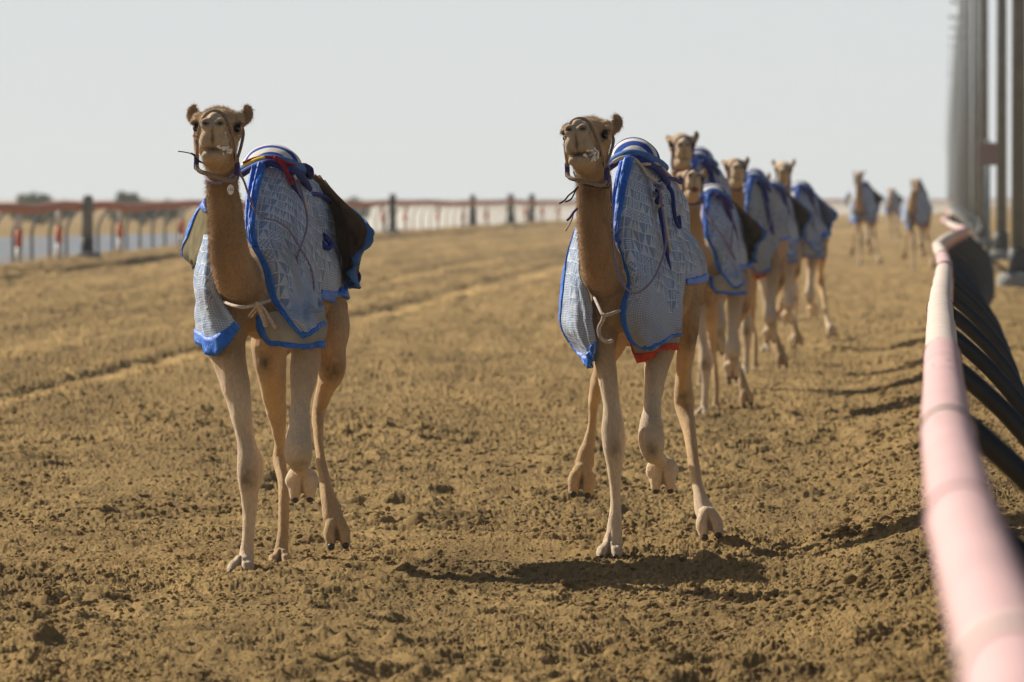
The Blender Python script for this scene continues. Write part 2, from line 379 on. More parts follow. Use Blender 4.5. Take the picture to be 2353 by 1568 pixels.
M['asphalt'] = mat('blue_grey_asphalt', (0.17, 0.20, 0.24), 0.9, 0.2, var=0.12, scale=0.3)
M['leaf'] = mat('dusty_leaves', (0.19, 0.215, 0.10), 0.8, 0.15, var=0.4, scale=1.5)
M['bark'] = mat('bark', (0.12, 0.09, 0.06), 0.95, 0.1, var=0.3, scale=6)
M['signface'] = mat('grey_pink_board', (0.30, 0.22, 0.22), 0.7, 0.2, var=0.15, scale=4)
M['bluesteel'] = mat('blue_grey_pole', (0.12, 0.17, 0.22), 0.6, 0.3)

# ------------------------------------------------------------------ the ground: one sheet of raked, trampled sand
RAIL = [(2380,1900,0),(2337,1568,0),(2213,1200,0),(2175,980,0),(2164,800,0),(2160,700,0),(2171,610,0),(2164,585,0),(2154,566,0),(2170,552,0),
        (2192,540,0),(2218,529,0),(2188,519,0),(2168,506,0),(2188,493,0),(2170,480,0),(2176,468,0),(2172,461,0)]
RZ = 1.23
def rail_pt(x, y):
    Y = (EYE - RZ) * FO / (y - 455.0); return Vector(((x - 1176.5) * Y / FO, Y, RZ))
RP = [rail_pt(a, b) for a, b, _ in RAIL]
RP = [Vector((RP[0].x - 0.06 * 3, -12, RZ)), Vector((RP[0].x - 0.02, 2, RZ))] + RP
ry = np.array([p.y for p in RP]); rx = np.array([p.x for p in RP])
FEN = [(-900,118),(-400,140),(0,175),(430,235),(860,314),(1300,445),(1700,620),(2150,850),(2500,1080)]
fX = np.array([(a - 1176.5) * b / FO for a, b in FEN]); fY = np.array([b for a, b in FEN], float)
fence_x = lambda Y: np.interp(Y, fY, fX)
LED = [(-500,1060),(0,925),(470,810),(800,740),(1300,620),(1750,560),(2100,522)]
lY = np.array([EYE*FO/(b-455) for a, b in LED]); lX = np.array([(a-1176.5)*EYE/(b-455) for a, b in LED])
def sstep(a, b, t):
    t = np.clip((t-a)/(b-a), 0, 1); return t*t*(3-2*t)
def ground_base(X, Y):
    z = 0.14 * sstep(110, 220, Y) + 0.16 * sstep(220, 450, Y)
    # bank by the near rail
    rX = np.interp(Y, ry, rx)
    d = rX - X
    z = z + 0.19 * sstep(0.85, -0.15, d) * sstep(150, 100, Y)
    # outer side of the track: a graded step, then a slow climb to the fence
    dl = np.interp(Y, lY, lX) - X           # >0 left of the step
    dl = np.where(Y < lY[0], -5, dl)
    w_ = 0.0008 * Y
    z = z + 0.062 * sstep(-w_, w_*1.6, dl) * sstep(40, 80, Y) - 0.020*np.exp(-((dl - w_*0.3)/(w_*1.2))**2) * sstep(40, 80, Y)
    z = z + 0.13 * sstep(0, 5.5, dl) * sstep(60, 130, Y)
    df = fence_x(Y) - X
    berm = np.exp(-(np.maximum(np.abs(df+0.35)-0.25, 0)/0.55)**2)
    z = z + 0.14 * berm * sstep(100, 140, Y)
    # outside the fence the desert lies lower
    out = sstep(0.3, 3.0, df) * sstep(100, 140, Y)
    z = z * (1-out) + 0.02 * out
    return z
rows = list(np.linspace(-30, 23.5, 24)) 
Y0 = 27.5
near = 1.0 / np.linspace(1/24.0, 1/74.0, 1640); mid = 1.0 / np.linspace(1/74.2, 1/640.0, 520); far = 640 * (9000/640.0) ** (np.linspace(0.01, 1, 60))
rows = np.array(rows + list(near) + list(mid) + list(far))
cc = np.linspace(-1330, 1330, 1150) / FO
side = np.concatenate([-np.geomspace(1.6, 0.0685, 60), cc, np.geomspace(0.0685, 1.6, 60)])
Yg, Ug = np.meshgrid(rows, side, indexing='ij')
Xg = Ug * np.maximum(Yg, 26.0)
Zg = ground_base(Xg, Yg)
act = sstep(18, 23, Yg) * (1 - sstep(150, 260, Yg)) * (0.75 + 0.5*vnoise(Xg*0.8, Yg*0.3, 77)) * (1 + 0.7*sstep(42, 80, Yg))
wx = Xg + 0.06*vnoise(Xg*5, Yg*5, 5); wy = Yg + 0.06*vnoise(Xg*5, Yg*5, 6)
patch = vnoise(Xg*0.9, Yg*0.45, 21)
dens = 0.35 + 0.9*vnoise(Xg*1.7, Yg*0.8, 22)
h = 0.030*(vnoise(Xg*1.3, Yg*1.1, 1)-0.5) + 0.034*(vnoise(Xg*3.1, Yg*2.6, 2)-0.5)
h += 0.024*(vnoise(wx*7, wy*6, 3)-0.5)
h += dens*(0.016*lumps(wx*9, wy*8, 30, 0.06)**1.2 + 0.009*lumps(wx*26, wy*22, 40, 0.28) + 0.0085*lumps(wx*62, wy*48, 50, 0.5) + 0.007*lumps(wx*120, wy*90, 55, 0.7))
h += 0.012*(np.abs(vnoise(wx*22, wy*16, 9)-0.5)*2) + 0.007*vnoise(Xg*80, Yg*60, 8)
# hoof prints and kicked-up hollows
for k in range(420):
    py = 1/ (1/29.5 + (1/72.0-1/29.5)*rng.random()); px = (rng.random()*2-1)*0.064*py
    r = 0.09 + 0.07*rng.random(); j0, j1 = np.searchsorted(rows, [py-0.5, py+0.5])
    a, b = Xg[j0:j1], Yg[j0:j1]
    d2 = ((a-px)/(r))**2 + ((b-py)/(r*1.5))**2
    h[j0:j1] += -0.035*np.exp(-d2*1.3) + 0.022*np.exp(-((np.sqrt(d2)-1.35)/0.4)**2)
for fxp, fyp in ((554,1306),(645,1288),(1398,1272)):          # firm sand under the planted feet
    fY0 = EYE*FO/(fyp+4-455.0); fX0 = (fxp-1176.5)*fY0/FO; fd2 = ((Xg-fX0)/0.10)**2 + ((Yg-fY0)/0.22)**2; h = h * (1 - 0.85*np.exp(-fd2)) + 0.022*np.exp(-((np.sqrt(fd2)-1.25)/0.45)**2)*(0.5+vnoise(Xg*30, Yg*20, 5))
Zg = Zg + h * act
far_h = (vnoise(Xg*0.5, Yg*0.12, 60)-0.5)*0.03 + (vnoise(Xg*1.6, Yg*0.5, 61)-0.5)*0.05 + (vnoise(Xg*5, Yg*1.3, 62)-0.5)*0.055
dlg = np.interp(Yg, lY, lX) - Xg
far_h = far_h + (vnoise(dlg*1.6, Yg*0.015, 63)-0.5)*0.10*sstep(0.1, 0.8, dlg) + (vnoise(dlg*5, Yg*0.03, 64)-0.5)*0.04*sstep(0.1, 0.8, dlg)
Zg = Zg + far_h * sstep(60, 150, Yg) * (1 - sstep(700, 900, Yg))
Zg = np.where(Yg < 26, np.minimum(Zg, 0.3), Zg)
nr, ncn = Xg.shape
verts = np.stack([Xg, Yg, Zg], -1).reshape(-1, 3).astype(np.float32)
idx = np.arange(nr*ncn).reshape(nr, ncn)
fq = np.stack([idx[:-1, :-1], idx[:-1, 1:], idx[1:, 1:], idx[1:, :-1]], -1).reshape(-1, 4)
me = bpy.data.meshes.new('sand_track'); me.vertices.add(len(verts)); me.vertices.foreach_set('co', verts.ravel())
me.loops.add(fq.size); me.loops.foreach_set('vertex_index', fq.ravel().astype(np.int32))
me.polygons.add(len(fq)); me.polygons.foreach_set('loop_start', np.arange(0, fq.size, 4, dtype=np.int32))
me.update(calc_edges=True)
band = 0.55*np.exp(-((dlg + 0.0022*Yg)/(0.0013*Yg))**2)*sstep(45, 70, Yg) + (vnoise(dlg*1.9, Yg*0.012, 65)-0.5)*0.36*sstep(0.0, 0.6, dlg) - 0.10*np.exp(-((dlg-0.0008*Yg)/(0.0009*Yg))**2)*sstep(45, 70, Yg)
ab = me.attributes.new('Band', 'FLOAT', 'POINT'); ab.data.foreach_set('value', (band*(1-sstep(700,900,Yg))).reshape(-1).astype(np.float32))
gro = link('sand_track', me, M['sand'], None, True); tag(gro, kind='structure')

# loose clods lying on the sand: nobody could count them
def clods(name, n, y0, y1, r0, r1, xf):
    ico_v = [(0,0,1),(0.894,0,0.447),(0.276,0.851,0.447),(-0.724,0.526,0.447),(-0.724,-0.526,0.447),(0.276,-0.851,0.447),(0.724,0.526,-0.447),(-0.276,0.851,-0.447),(-0.894,0,-0.447),(-0.276,-0.851,-0.447),(0.724,-0.526,-0.447),(0,0,-1)]
    ico_f = [(0,1,2),(0,2,3),(0,3,4),(0,4,5),(0,5,1),(1,6,2),(2,7,3),(3,8,4),(4,9,5),(5,10,1),(6,7,2),(7,8,3),(8,9,4),(9,10,5),(10,6,1),(11,7,6),(11,8,7),(11,9,8),(11,10,9),(11,6,10)]
    iv = np.array(ico_v); fi = np.array(ico_f)
    Yc = 1/(1/y0 + (1/y1-1/y0)*rng.random(n)); Xc = xf(Yc, rng.random(n))
    pm_ = vnoise(Xc*1.6, Yc*0.5, 91); r = r0 * (r1/r0)**(rng.random(n)**3.0) * (Yc/36.0)**0.5 * (0.45 + 1.1*pm_) * sstep(y1, y1*0.6, Yc)**0.5 + 1e-5
    zc = ground_base(Xc, Yc)
    ri = np.clip(np.searchsorted(rows, Yc), 1, nr-1); ci = np.clip(np.searchsorted(side, Xc/Yc), 1, ncn-1)
    zc = Zg[ri, ci]
    v = iv[None] * (0.75 + 0.5*rng.random((n, 12, 1))) * (r[:, None, None] * (0.75 + 0.5*rng.random((n, 1, 3))))
    v[..., 2] *= 0.75
    v = v + np.stack([Xc, Yc, zc + r*0.12], -1)[:, None, :]
    f = fi[None] + (np.arange(n)*12)[:, None, None]
    v = v.reshape(-1, 3).astype(np.float32); f = f.reshape(-1, 3)
    m_ = bpy.data.meshes.new(name); m_.vertices.add(len(v)); m_.vertices.foreach_set('co', v.ravel())
    m_.loops.add(f.size); m_.loops.foreach_set('vertex_index', f.ravel().astype(np.int32))
    m_.polygons.add(len(f)); m_.polygons.foreach_set('loop_start', np.arange(0, f.size, 3, dtype=np.int32)); m_.update(calc_edges=True)
    return link(name, m_, M['sand'], None, False)
o = clods('loose_clods', 110000, 26, 105, 0.0025, 0.017, lambda Y, t: (t*2-1)*0.066*Y)
tag(o, 'small dry clods of sand scattered over the trampled track', 'clods', kind='stuff')
o = clods('bank_clods', 14000, 25, 110, 0.003, 0.026, lambda Y, t: np.interp(Y, ry, rx) - 0.55 + 0.9*t)
tag(o, 'coarser clods of sand heaped on the bank beside the pink rail', 'clods', kind='stuff')

# low pale dunes behind everything
dm = MB(); n = 160; v = []; f = []
for i in range(n):
    a = -0.16 + 0.36*i/(n-1); 
    for j, (D, zf) in enumerate(((1500, 0.0), (1600, 0.75), (1700, 1.0), (1850, 0.6), (2100, -0.05))):
        z = zf * (0.6 + 1.1*float(vnoise(np.array([a*60.0]), np.array([3.0]), 71)[0]) + 0.5*float(vnoise(np.array([a*260.0]), np.array([1.0]), 72)[0]))
        v.append((a*D, D, z*0.9 - 0.05))
for i in range(n-1):
    for j in range(4): f.append((i*5+j, (i+1)*5+j, (i+1)*5+j+1, i*5+j+1))
dm.add(v, f); M['dune'] = mat('pale_dune_sand', (0.46, 0.40, 0.31), 1, 0.05, var=0.1, scale=0.02)
tag(dm.build('dunes', M['dune']), kind='structure')

# bright gravel outside the far part of the outer fence
v = []; f = []
for i, Yv in enumerate(np.linspace(300, 1400, 40)):
    v += [(-0.030*Yv, Yv, 0.10), (max(-0.0285*Yv, min(float(fence_x(Yv)) - 4.0 if Yv < 1080 else 0.055*Yv, 0.055*Yv)), Yv, 0.10)]
    if i: f.append((2*i-2, 2*i-1, 2*i+1, 2*i))
mb = MB(); mb.add(v, f); tag(mb.build('gravel_lot', mat('pale_gravel', (0.60, 0.56, 0.49), 0.95, 0.1, var=0.12, scale=0.2)), kind='structure')

# road outside the outer fence
def ribbon(name, m, pts, wid, z):
    mb = MB(); v = []; f = []
    for x, y in pts: v += [(x-wid, y, z), (x, y, z)]
    for i in range(len(pts)-1): f.append((2*i, 2*i+1, 2*i+3, 2*i+2))
    mb.add(v, f); return mb.build(name, m)
v = []; f = []
for i, Yv in enumerate(np.linspace(120, 470, 60)):
    x1 = float(fence_x(Yv)) - 3.6; x0 = x1 - (4 + 26*(1 - (Yv-120)/350.0)**0.5)
    v += [(x0, Yv, 0.06), (x1, Yv, 0.06)]
    if i: f.append((2*i-2, 2*i-1, 2*i+1, 2*i))
mb = MB(); mb.add(v, f); tag(mb.build('road', M['asphalt']), kind='structure')

# ------------------------------------------------------------------ near rail on black swan-neck posts
TR = {}
rail_root = empty('running_rail', (0, 0, 0), 'faded pink and cream rail on curved black posts along the right edge', 'rail fence')
def interp_rail(Y): return Vector((float(np.interp(Y, ry, rx)), Y, RZ))
Ys = [p.y for p in RP]
cuts = [0.5, 5.2, 10.1, 15.0, 20.6, 30.5, 44.0, 68.0, 82.0, 101.0, 131.0, 160, 200, 260, 340, 450, 620]
for i in range(len(cuts)-1):
    a, b = cuts[i], cuts[i+1]
    ys = list(np.linspace(a, b, 14)); pts = [interp_rail(y) for y in ys]
    for p in pts: p.z += 0.012*math.sin(p.y*0.9) * min(1, p.y/30)
    t = MB(); t.tube(pts, 0.064, n=20, sub=1, lat=Vector((1,0,0)), caps=True, depth_ratio=1.0)
    kind = 'cream_rail' if i in (5, 6, 8, 9, 11, 13) else 'pink'
    t.build('rail_section', M[kind], rail_root)
    s = MB(); q = interp_rail(b); q2 = interp_rail(b+0.16); s.tube([q - (q2-q)*0.3, q, q2], 0.0695, n=20, sub=1)
    js = s.build('joint_sleeve', M['cream_rail' if i % 2 else 'pink'], rail_root)
    g = MB(); q0 = interp_rail(b - 0.06); g.tube([q0, q0 + (q2-q)*0.22*min(1.0, b/30+0.3)], 0.0715, n=20, sub=1, caps=False); g.build('joint_gap', M['joint'], js)
post0 = None
for k in range(78):
    Yp = 9.2 + 8.0*k
    if Yp > 390: break
    r = interp_rail(Yp); g = float(ground_base(np.array([r.x+0.5]), np.array([Yp]))[0])
    if post0 is None:
        t = MB(); t.tube([(0.02,0,-0.075),(0.10,0,-0.13),(0.28,0,-0.30),(0.43,0,-0.50),(0.505,0,-0.72),(0.52,0,-0.95),(0.52,0,-1.35)], 0.038, n=14, sub=5, lat=Vector((0,1,0)))
        post0 = t.build('post', M['blackpipe'], rail_root); post0.location = r; pc = post0
        bmb = MB(); bmb.box((-0.02,-0.06,-0.13), (0.070,0.06,-0.045))
        br0 = bmb.build('bracket', M['pink'], post0, smooth=False)
    else:
        pc = post0.copy(); col.objects.link(pc); pc.parent = rail_root; pc.location = r
        b2 = br0.copy(); col.objects.link(b2); b2.parent = pc
    pc.rotation_euler = (0, 0, random.uniform(-0.03, 0.03))

# ------------------------------------------------------------------ outer fence
fr = empty('outer_fence', (float(fX[2]), 175, 0.4), 'long faded red rail on curved posts along the far left side of the track', 'rail fence')
def fpos(Y, dz=0): 
    X = float(fence_x(Y)); return Vector((X, Y, float(ground_base(np.array([X]), np.array([Y]))[0]) + dz))
off = Vector(fr.location)
t = MB(); pts = []
for i, Yv in enumerate(np.geomspace(112, 1080, 150)):
    p = fpos(Yv, 0); p.z = 1.60 + 0.03*math.sin(i*0.55) + 0.02*math.sin(i*1.3); pts.append(p)
t.tube(pts, 0.10, n=12, sub=1, lat=Vector((0,0,1)))
t.build('rail', M['redrail'], fr, off=off)
alen = [0.0]; fpts = [(float(fence_x(y)), y) for y in np.linspace(118, 1080, 2000)]
for i in range(1, len(fpts)): alen.append(alen[-1] + math.hypot(fpts[i][0]-fpts[i-1][0], fpts[i][1]-fpts[i-1][1]))
fence_post_y = [float(np.interp(s, alen, [p[1] for p in fpts])) for s in np.arange(1.5, alen[-1], 4.9)]
pm = MB(); pm.tube([(0,0,1.13),(-0.10,0,1.08),(-0.26,0,0.95),(-0.38,0,0.74),(-0.42,0,0.55),(-0.42,0,0.3),(-0.42,0,-0.25)], 0.036, n=10, sub=4, lat=Vector((0,1,0)))
rest = MB(); p0 = None; cnt = 0; pale = None
for Yp in fence_post_y:
    q = fpos(Yp); q.z = 0.46
    if cnt < 90:
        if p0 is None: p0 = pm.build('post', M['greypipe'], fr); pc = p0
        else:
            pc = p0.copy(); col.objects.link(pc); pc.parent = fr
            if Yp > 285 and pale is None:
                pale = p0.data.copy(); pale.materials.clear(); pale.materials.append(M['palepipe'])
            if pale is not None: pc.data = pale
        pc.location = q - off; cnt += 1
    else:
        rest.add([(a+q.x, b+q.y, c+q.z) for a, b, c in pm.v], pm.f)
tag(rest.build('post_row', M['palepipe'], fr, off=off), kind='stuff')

# red and white marker posts beside the outer fence
mk = [(16,0),(110,0),(253,0),(397,0),(864,0),(917,0),(992,0),(1052,0),(1105,0),(1196,0),(1234,0),(1271,0),(640,0),(735,0)]
fpx = np.array([a for a, b in FEN], float); fpY = np.array([b for a, b in FEN], float)
mk.sort(); marker = None
names = ['leftmost', 'second from the left', 'third from the left', 'fourth from the left']
for i, (px, _) in enumerate(mk):
    Yv = float(np.interp(px, fpx, fpY)); X = (px-1176.5)*Yv/FO + 0.25
    z = float(ground_base(np.array([X]), np.array([Yv]))[0])
    if marker is None:
        e = empty('marker_post', (X, Yv, z)); a = MB(); a.lathe((0,0,-0.1), [(0.068,0),(0.068,0.46)]); a.build('lower_tube', M['white_paint'], e); a = MB(); a.lathe((0,0,0.72), [(0.068,0),(0.068,0.28),(0.055,0.33),(0.02,0.345)])
        a.build('upper_tube', M['white_paint'], e); b = MB(); b.lathe((0,0,0.352), [(0.071,0),(0.071,0.372)]); b.build('red_band', M['red_band'], e); marker = e
    else:
        e = marker.copy(); col.objects.link(e)
        for ch in marker.children:
            c2 = ch.copy(); col.objects.link(c2); c2.parent = e
        e.location = (X, Yv, z)
    if i < 4: lab = 'red and white marker post at the outer fence, %s in the picture' % names[i]
    elif i < 6: lab = 'red and white marker post hidden behind the leftmost camel\'s coat, %s one' % ('left', 'right')[i-4]
    else: lab = 'small far red and white marker post, %s from the left between the front camels' % ['first','second','third','fourth','fifth','sixth','seventh','eighth'][i-6]
    tag(e, lab, 'marker post', 'red and white marker posts along the outer fence')

# dark stumps of posts standing behind the outer fence
def stump(px, Yv, ytop, wpx, m, lab):
    X = (px-1176.5)*Yv/FO; z0 = float(ground_base(np.array([X]), np.array([Yv]))[0]); top = EYE-(ytop-455)*Yv/FO; r = wpx*Yv/FO/2
    e = empty('dark_post', (X, Yv, z0), lab, 'post', 'thick dark posts along the outer fence')
    a = MB(); a.lathe((0,0,0.42), [(r,0),(r,top-z0-0.42-r*0.5),(r*0.7,top-z0-0.42)]); a.build('shaft', m, e)
    b = MB(); b.lathe((0,0,0.1), [(r*1.12,0),(r*1.12,0.32),(r*1.02,0.325)]); b.build('base_sleeve', M['darksteel'], e)
    c = MB(); c.lathe((0,0,-0.1), [(r*2.4,0),(r*2.4,0.17),(r*2.1,0.2)]); c.build('footing', M['concrete'], e)
stump(201, 196, 449, 26, M['greypaint'], 'thick grey post with a black base and white footing left of the front camel')
stump(902, 318, 446, 16, M['darksteel'], 'dark upright post rising above the far rail just right of the front left camel')
stump(1086, 372, 448, 14, M['darksteel'], 'narrow dark post above the far rail midway between the two front camels')
stump(1173, 402, 446, 17, M['steel'], 'wider grey-green post above the far rail, second post left of the right front camel')
stump(1222, 420, 446, 14, M['darksteel'], 'dark post above the far rail nearest to the right front camel')

# ------------------------------------------------------------------ row of floodlight masts on the right
masts = []
Yv = 165.0; k = 0; mast0 = None
ords = ['nearest', 'second', 'third', 'fourth', 'fifth', 'sixth', 'seventh', 'eighth', 'ninth', 'tenth']
while Yv < 3900 and k < 62:
    X = 0.0506*Yv + 1.45 + 0.10*math.sin(k*2.3)
    z = float(ground_base(np.array([X]), np.array([Yv]))[0])
    if mast0 is None:
        e = empty('light_mast', (X, Yv, z)); mast0 = e
        a = MB(); a.lathe((0,0,0.75), [(0.145,0),(0.135,6),(0.11,13),(0.085,21.2)], 18); a.build('shaft', M['steel'], e)
        b = MB(); b.lathe((0,0,0.28), [(0.20,0),(0.20,0.46),(0.165,0.468)], 18); b.build('base_sleeve', M['darksteel'], e)
        c = MB(); c.lathe((0,0,-0.2), [(0.42,0),(0.42,0.36),(0.36,0.475)], 20); c.build('footing', M['concrete'], e)
        d = MB(); d.box((-0.75,-0.05,21.6), (0.75,0.05,21.72)); d.build('cross_arm', M['steel'], e, smooth=False)
        for sx_ in (-0.6, 0.0, 0.6):
            g = MB(); g.box((sx_-0.17,-0.28,21.74), (sx_+0.17,0.06,22.0)); g.build('floodlight', M['darksteel'], e, smooth=False)
    else:
        e = mast0.copy(); col.objects.link(e); e.location = (X, Yv, z)
        for ch in mast0.children:
            c2 = ch.copy(); col.objects.link(c2); c2.parent = e
    if k < 10: lab = 'tall grey steel light mast, %s of the receding row beyond the rail' % ords[k]
    else: lab = 'distant pale grey light mast crowded with others at the far end of the row'
    tag(e, lab, 'light mast', 'light masts in a row beyond the right rail')
    Yv += 60.0; k += 1

# small board on a blue-grey pole in front of the masts
q = P(2270, 600, 190); X, Yv = q.x, 190.0
e = empty('sign_post', (X, Yv, 0.1), 'small grey-pink board on a thin blue-grey pole among the light masts', 'sign')
a = MB(); a.lathe((0,0,0), [(0.05,0),(0.05,3.0)], 14); a.build('pole', M['bluesteel'], e)
b = MB(); b.box((-0.21,-0.10,2.42), (0.19,-0.052,2.93)); b.build('board', M['signface'], e, smooth=False)

# ------------------------------------------------------------------ bushes beyond the outer fence
def bush(px, Yv, hw, hh, lab, seed, trunk=False):
    r = np.random.default_rng(seed); X = (px-1176.5)*Yv/FO
    e = empty('desert_tree' if trunk else 'desert_shrub', (X, Yv, 0.0), lab, 'tree' if trunk else 'shrub', 'dusty bushes beyond the outer fence')
    n = 2600; cl = [(r.uniform(-0.8,0.8)*hw, r.uniform(-0.5,0.5)*hw, hh*(0.35+0.5*r.random()), (0.25+0.25*r.random())*min(hw,hh)) for _ in range(16)]
    v = []; f = []
    for i in range(n):
        c = cl[r.integers(16)]; d = r.normal(size=3); d /= np.linalg.norm(d); d *= c[3]*(0.5+0.6*r.random())
        p = np.array([c[0], c[1], c[2]]) + d; p[2] = max(p[2], 0.05)
        a = r.normal(size=3)*0.07; b = r.normal(size=3)*0.07
        v += [tuple(p-a), tuple(p+b), tuple(p+a), tuple(p-b)]; f.append((4*i,4*i+1,4*i+2,4*i+3))
    m_ = MB(); m_.add(v, f); m_.build('crown', M['leaf'], e, smooth=False)
    s = MB()
    for c in cl[:7]: s.tube([(0,0,-0.1),(c[0]*0.3,c[1]*0.3,c[2]*0.5),(c[0],c[1],c[2])], [0.07,0.045,0.02], n=7, sub=3)
    s.build('trunk', M['bark'], e)
bush(95, 560, 2.5, 1.45, 'long low dark green shrub behind the left end of the outer fence', 1)
bush(330, 560, 2.6, 1.5, 'long low dark green shrub just left of the front camel behind the outer fence', 2)
bush(80, 640, 1.35, 2.15, 'pale green treetop showing over the red rail at the far left', 3, True)
bush(285, 640, 1.1, 2.2, 'pale green treetop over the red rail left of the front camel\'s head', 4, True)
bush(1390/1.7, 700, 1.4, 1.6, 'grey-green shrub behind the far fence right of the front left camel', 5)

# ------------------------------------------------------------------ camels
# Skeletons: stations (x, y, Y, half-width in picture units, depth ratio), measured on the two leading camels
HERO1 = dict(
 origin=(555, 1312, 40.9),
 head=dict(x=505, y=311, Y=40.64, yaw=-2, pitch=6.5, roll=0, ear=(0, 0)),
 neck=[(507,335,40.68,33,1.2),(511,385,40.69,35,1.15),(511,440,40.70,36.5,1.15),(519,498,40.72,41,1.2),(526,572,40.78,44,1.3),(538,625,40.88,48,1.3),(558,642,41.08,54,1.02),(590,640,41.4,72,1.2)],
 torso=[(583,705,41.15,60,1.2),(598,672,41.35,84,1.42),(620,648,41.7,102,1.36),(650,640,42.05,112,1.28),(680,640,42.4,108,1.3),(702,650,42.7,92,1.2),(712,660,42.9,58,1.2)],
 hump=[(642,560,42.0,92,1.6),(638,470,41.95,74,1.5),(630,410,41.9,57,1.3),(626,365,41.88,40,1.2)],
 tail=[(716,560,42.95,14,1),(725,640,43.05,10,1),(726,740,43.06,7,1),(724,820,43.02,9,1)],
 legs=[
  [(572,680,41.25,56,1.4),(530,740,41.15,50,1.3),(520,794,41.08,45,1.15),(536,865,40.98,35.5,1.1),(552,937,40.93,26.5,1.15),(564,1008,40.9,20.5,1.25),(575,1060,40.88,30,1.05),(576,1090,40.88,31,1.0),(573,1133,40.9,21.5,1.1),(571,1222,40.9,14,1.25),(567,1270,40.9,17,1.2),(562,1292,40.88,21,1.2)],
  [(655,680,41.35,58,1.4),(690,740,41.2,47,1.3),(703,794,41.1,37,1.2),(698,865,41.0,31.5,1.15),(690,937,40.92,22.5,1.2),(687,1008,40.84,30,1.1),(686,1042,40.8,33.5,1.05),(689,1062,40.84,26,1.0),(689,1072,41.0,17,1.0),(691,1078,41.2,17,1.0)],
  [(668,700,42.45,62,1.6),(640,750,42.2,52,1.5),(619,794,42.1,43,1.4),(625,865,42.22,33.5,1.3),(634,937,42.38,23.5,1.4),(642,1008,42.52,13,1.9),(641,1048,42.56,14,1.9),(646,1080,42.5,13.5,1.4),(652,1130,42.4,13,1.2),(651,1222,42.32,12.5,1.2),(647,1268,42.28,17,1.1)],
  [(735,690,42.55,58,1.6),(760,750,42.35,44,1.6),(766,800,42.25,30,1.6),(764,845,42.3,31,1.4),(750,883,42.45,22,1.4),(734,937,42.6,17,1.6),(730,1000,42.5,12,1.4),(741,1079,42.36,11,1.3),(755,1145,42.25,18,1.1),(766,1190,42.2,24,0.95)]],
 feet=[((556,1299,40.84),(-0.15,-1,-0.05),1.0,True),((694,1094,41.27),(0.02,0.1,-1),1.0,False),((646,1281,42.22),(-0.1,-1,-0.05),0.92,True),((772,1205,42.17),(0.12,-0.35,-1),1.0,False)],
 ball=((693,1104,41.28),(0.082,0.06,0.07)),
 dark=[((567,1100,40.82),0.05,0.55),((686,1060,40.78),0.045,0.6),((600,840,42.0),0.05,0.7),((765,850,42.2),0.06,0.6)])
HERO2 = dict(
 origin=(1403, 1282, 42.55),
 head=dict(x=1360, y=333, Y=42.28, yaw=-10, pitch=9, roll=4, ear=(0.5, 0)),
 neck=[(1360,355,42.3,35,1.2),(1363,400,42.34,38,1.15),(1364,440,42.38,39.5,1.15),(1365,495,42.42,41,1.25),(1370,557,42.48,42,1.35),(1380,605,42.56,47,1.3),(1397,636,42.72,53,1.05),(1425,645,43.0,66,1.2)],
 torso=[(1415,705,42.75,60,1.2),(1440,672,42.95,86,1.42),(1475,648,43.3,103,1.38),(1508,640,43.7,108,1.32),(1532,645,44.05,102,1.3),(1545,655,44.35,84,1.2),(1552,665,44.5,54,1.2)],
 hump=[(1490,560,43.5,88,1.6),(1478,470,43.45,72,1.5),(1466,405,43.4,54,1.3),(1458,360,43.38,40,1.2)],
 tail=[(1560,560,44.55,14,1),(1566,640,44.65,10,1),(1566,740,44.66,7,1),(1562,820,44.6,9,1)],
 legs=[
  [(1420,680,42.9,56,1.4),(1393,735,42.8,40,1.4),(1388,794,42.72,29,1.3),(1395,862,42.66,23,1.2),(1406,929,42.62,19.5,1.2),(1409,985,42.6,27,1.1),(1412,1031,42.58,26,1.1),(1413,1081,42.58,16.5,1.2),(1414,1149,42.58,12.5,1.3),(1413,1205,42.56,17,1.2),(1408,1250,42.53,23,1.15)],
  [(1500,680,43.0,58,1.4),(1518,740,42.92,48,1.3),(1516,800,42.86,35,1.25),(1507,862,42.76,26.5,1.2),(1500,929,42.68,20.5,1.25),(1496,990,42.6,29,1.1),(1497,1022,42.58,30,1.05),(1502,1045,42.62,22,1.0),(1510,1053,42.8,16,1.0),(1518,1058,43.0,16,1.0)],
  [(1470,690,43.95,66,1.6),(1425,740,43.7,48,1.5),(1398,800,43.75,30,1.5),(1380,850,43.9,17,1.6),(1366,900,44.15,12,1.8),(1362,963,44.3,10,1.4),(1354,1010,44.3,13,1.2),(1347,1040,44.27,18,1.05),(1343,1065,44.25,21,0.95)],
  [(1555,650,44.0,54,1.6),(1578,710,43.7,32,1.8),(1580,755,43.65,26,1.7),(1576,800,43.75,21,1.7),(1570,865,43.95,17,1.8),(1571,915,44.1,24,1.4),(1578,960,44.05,18.5,1.3),(1585,997,43.95,15,1.3),(1594,1064,43.8,12,1.3),(1606,1128,43.65,13.5,1.2),(1615,1165,43.58,21,1.0),(1622,1185,43.54,22,0.95)]],
 feet=[((1402,1264,42.5),(-0.1,-1,-0.05),1.05,True),((1523,1076,43.06),(0.02,0.1,-1),1.0,False),((1338,1085,44.22),(-0.08,-0.2,-1),1.05,False),((1626,1185,43.5),(0.18,-0.35,-1),1.0,False)],
 ball=((1522,1082,43.07),(0.085,0.06,0.075)),
 dark=[((1411,1030,42.5),0.045,0.5),((1497,1042,42.5),0.045,0.6),((1585,770,43.6),0.07,0.5),((1570,915,44.0),0.06,0.55)])

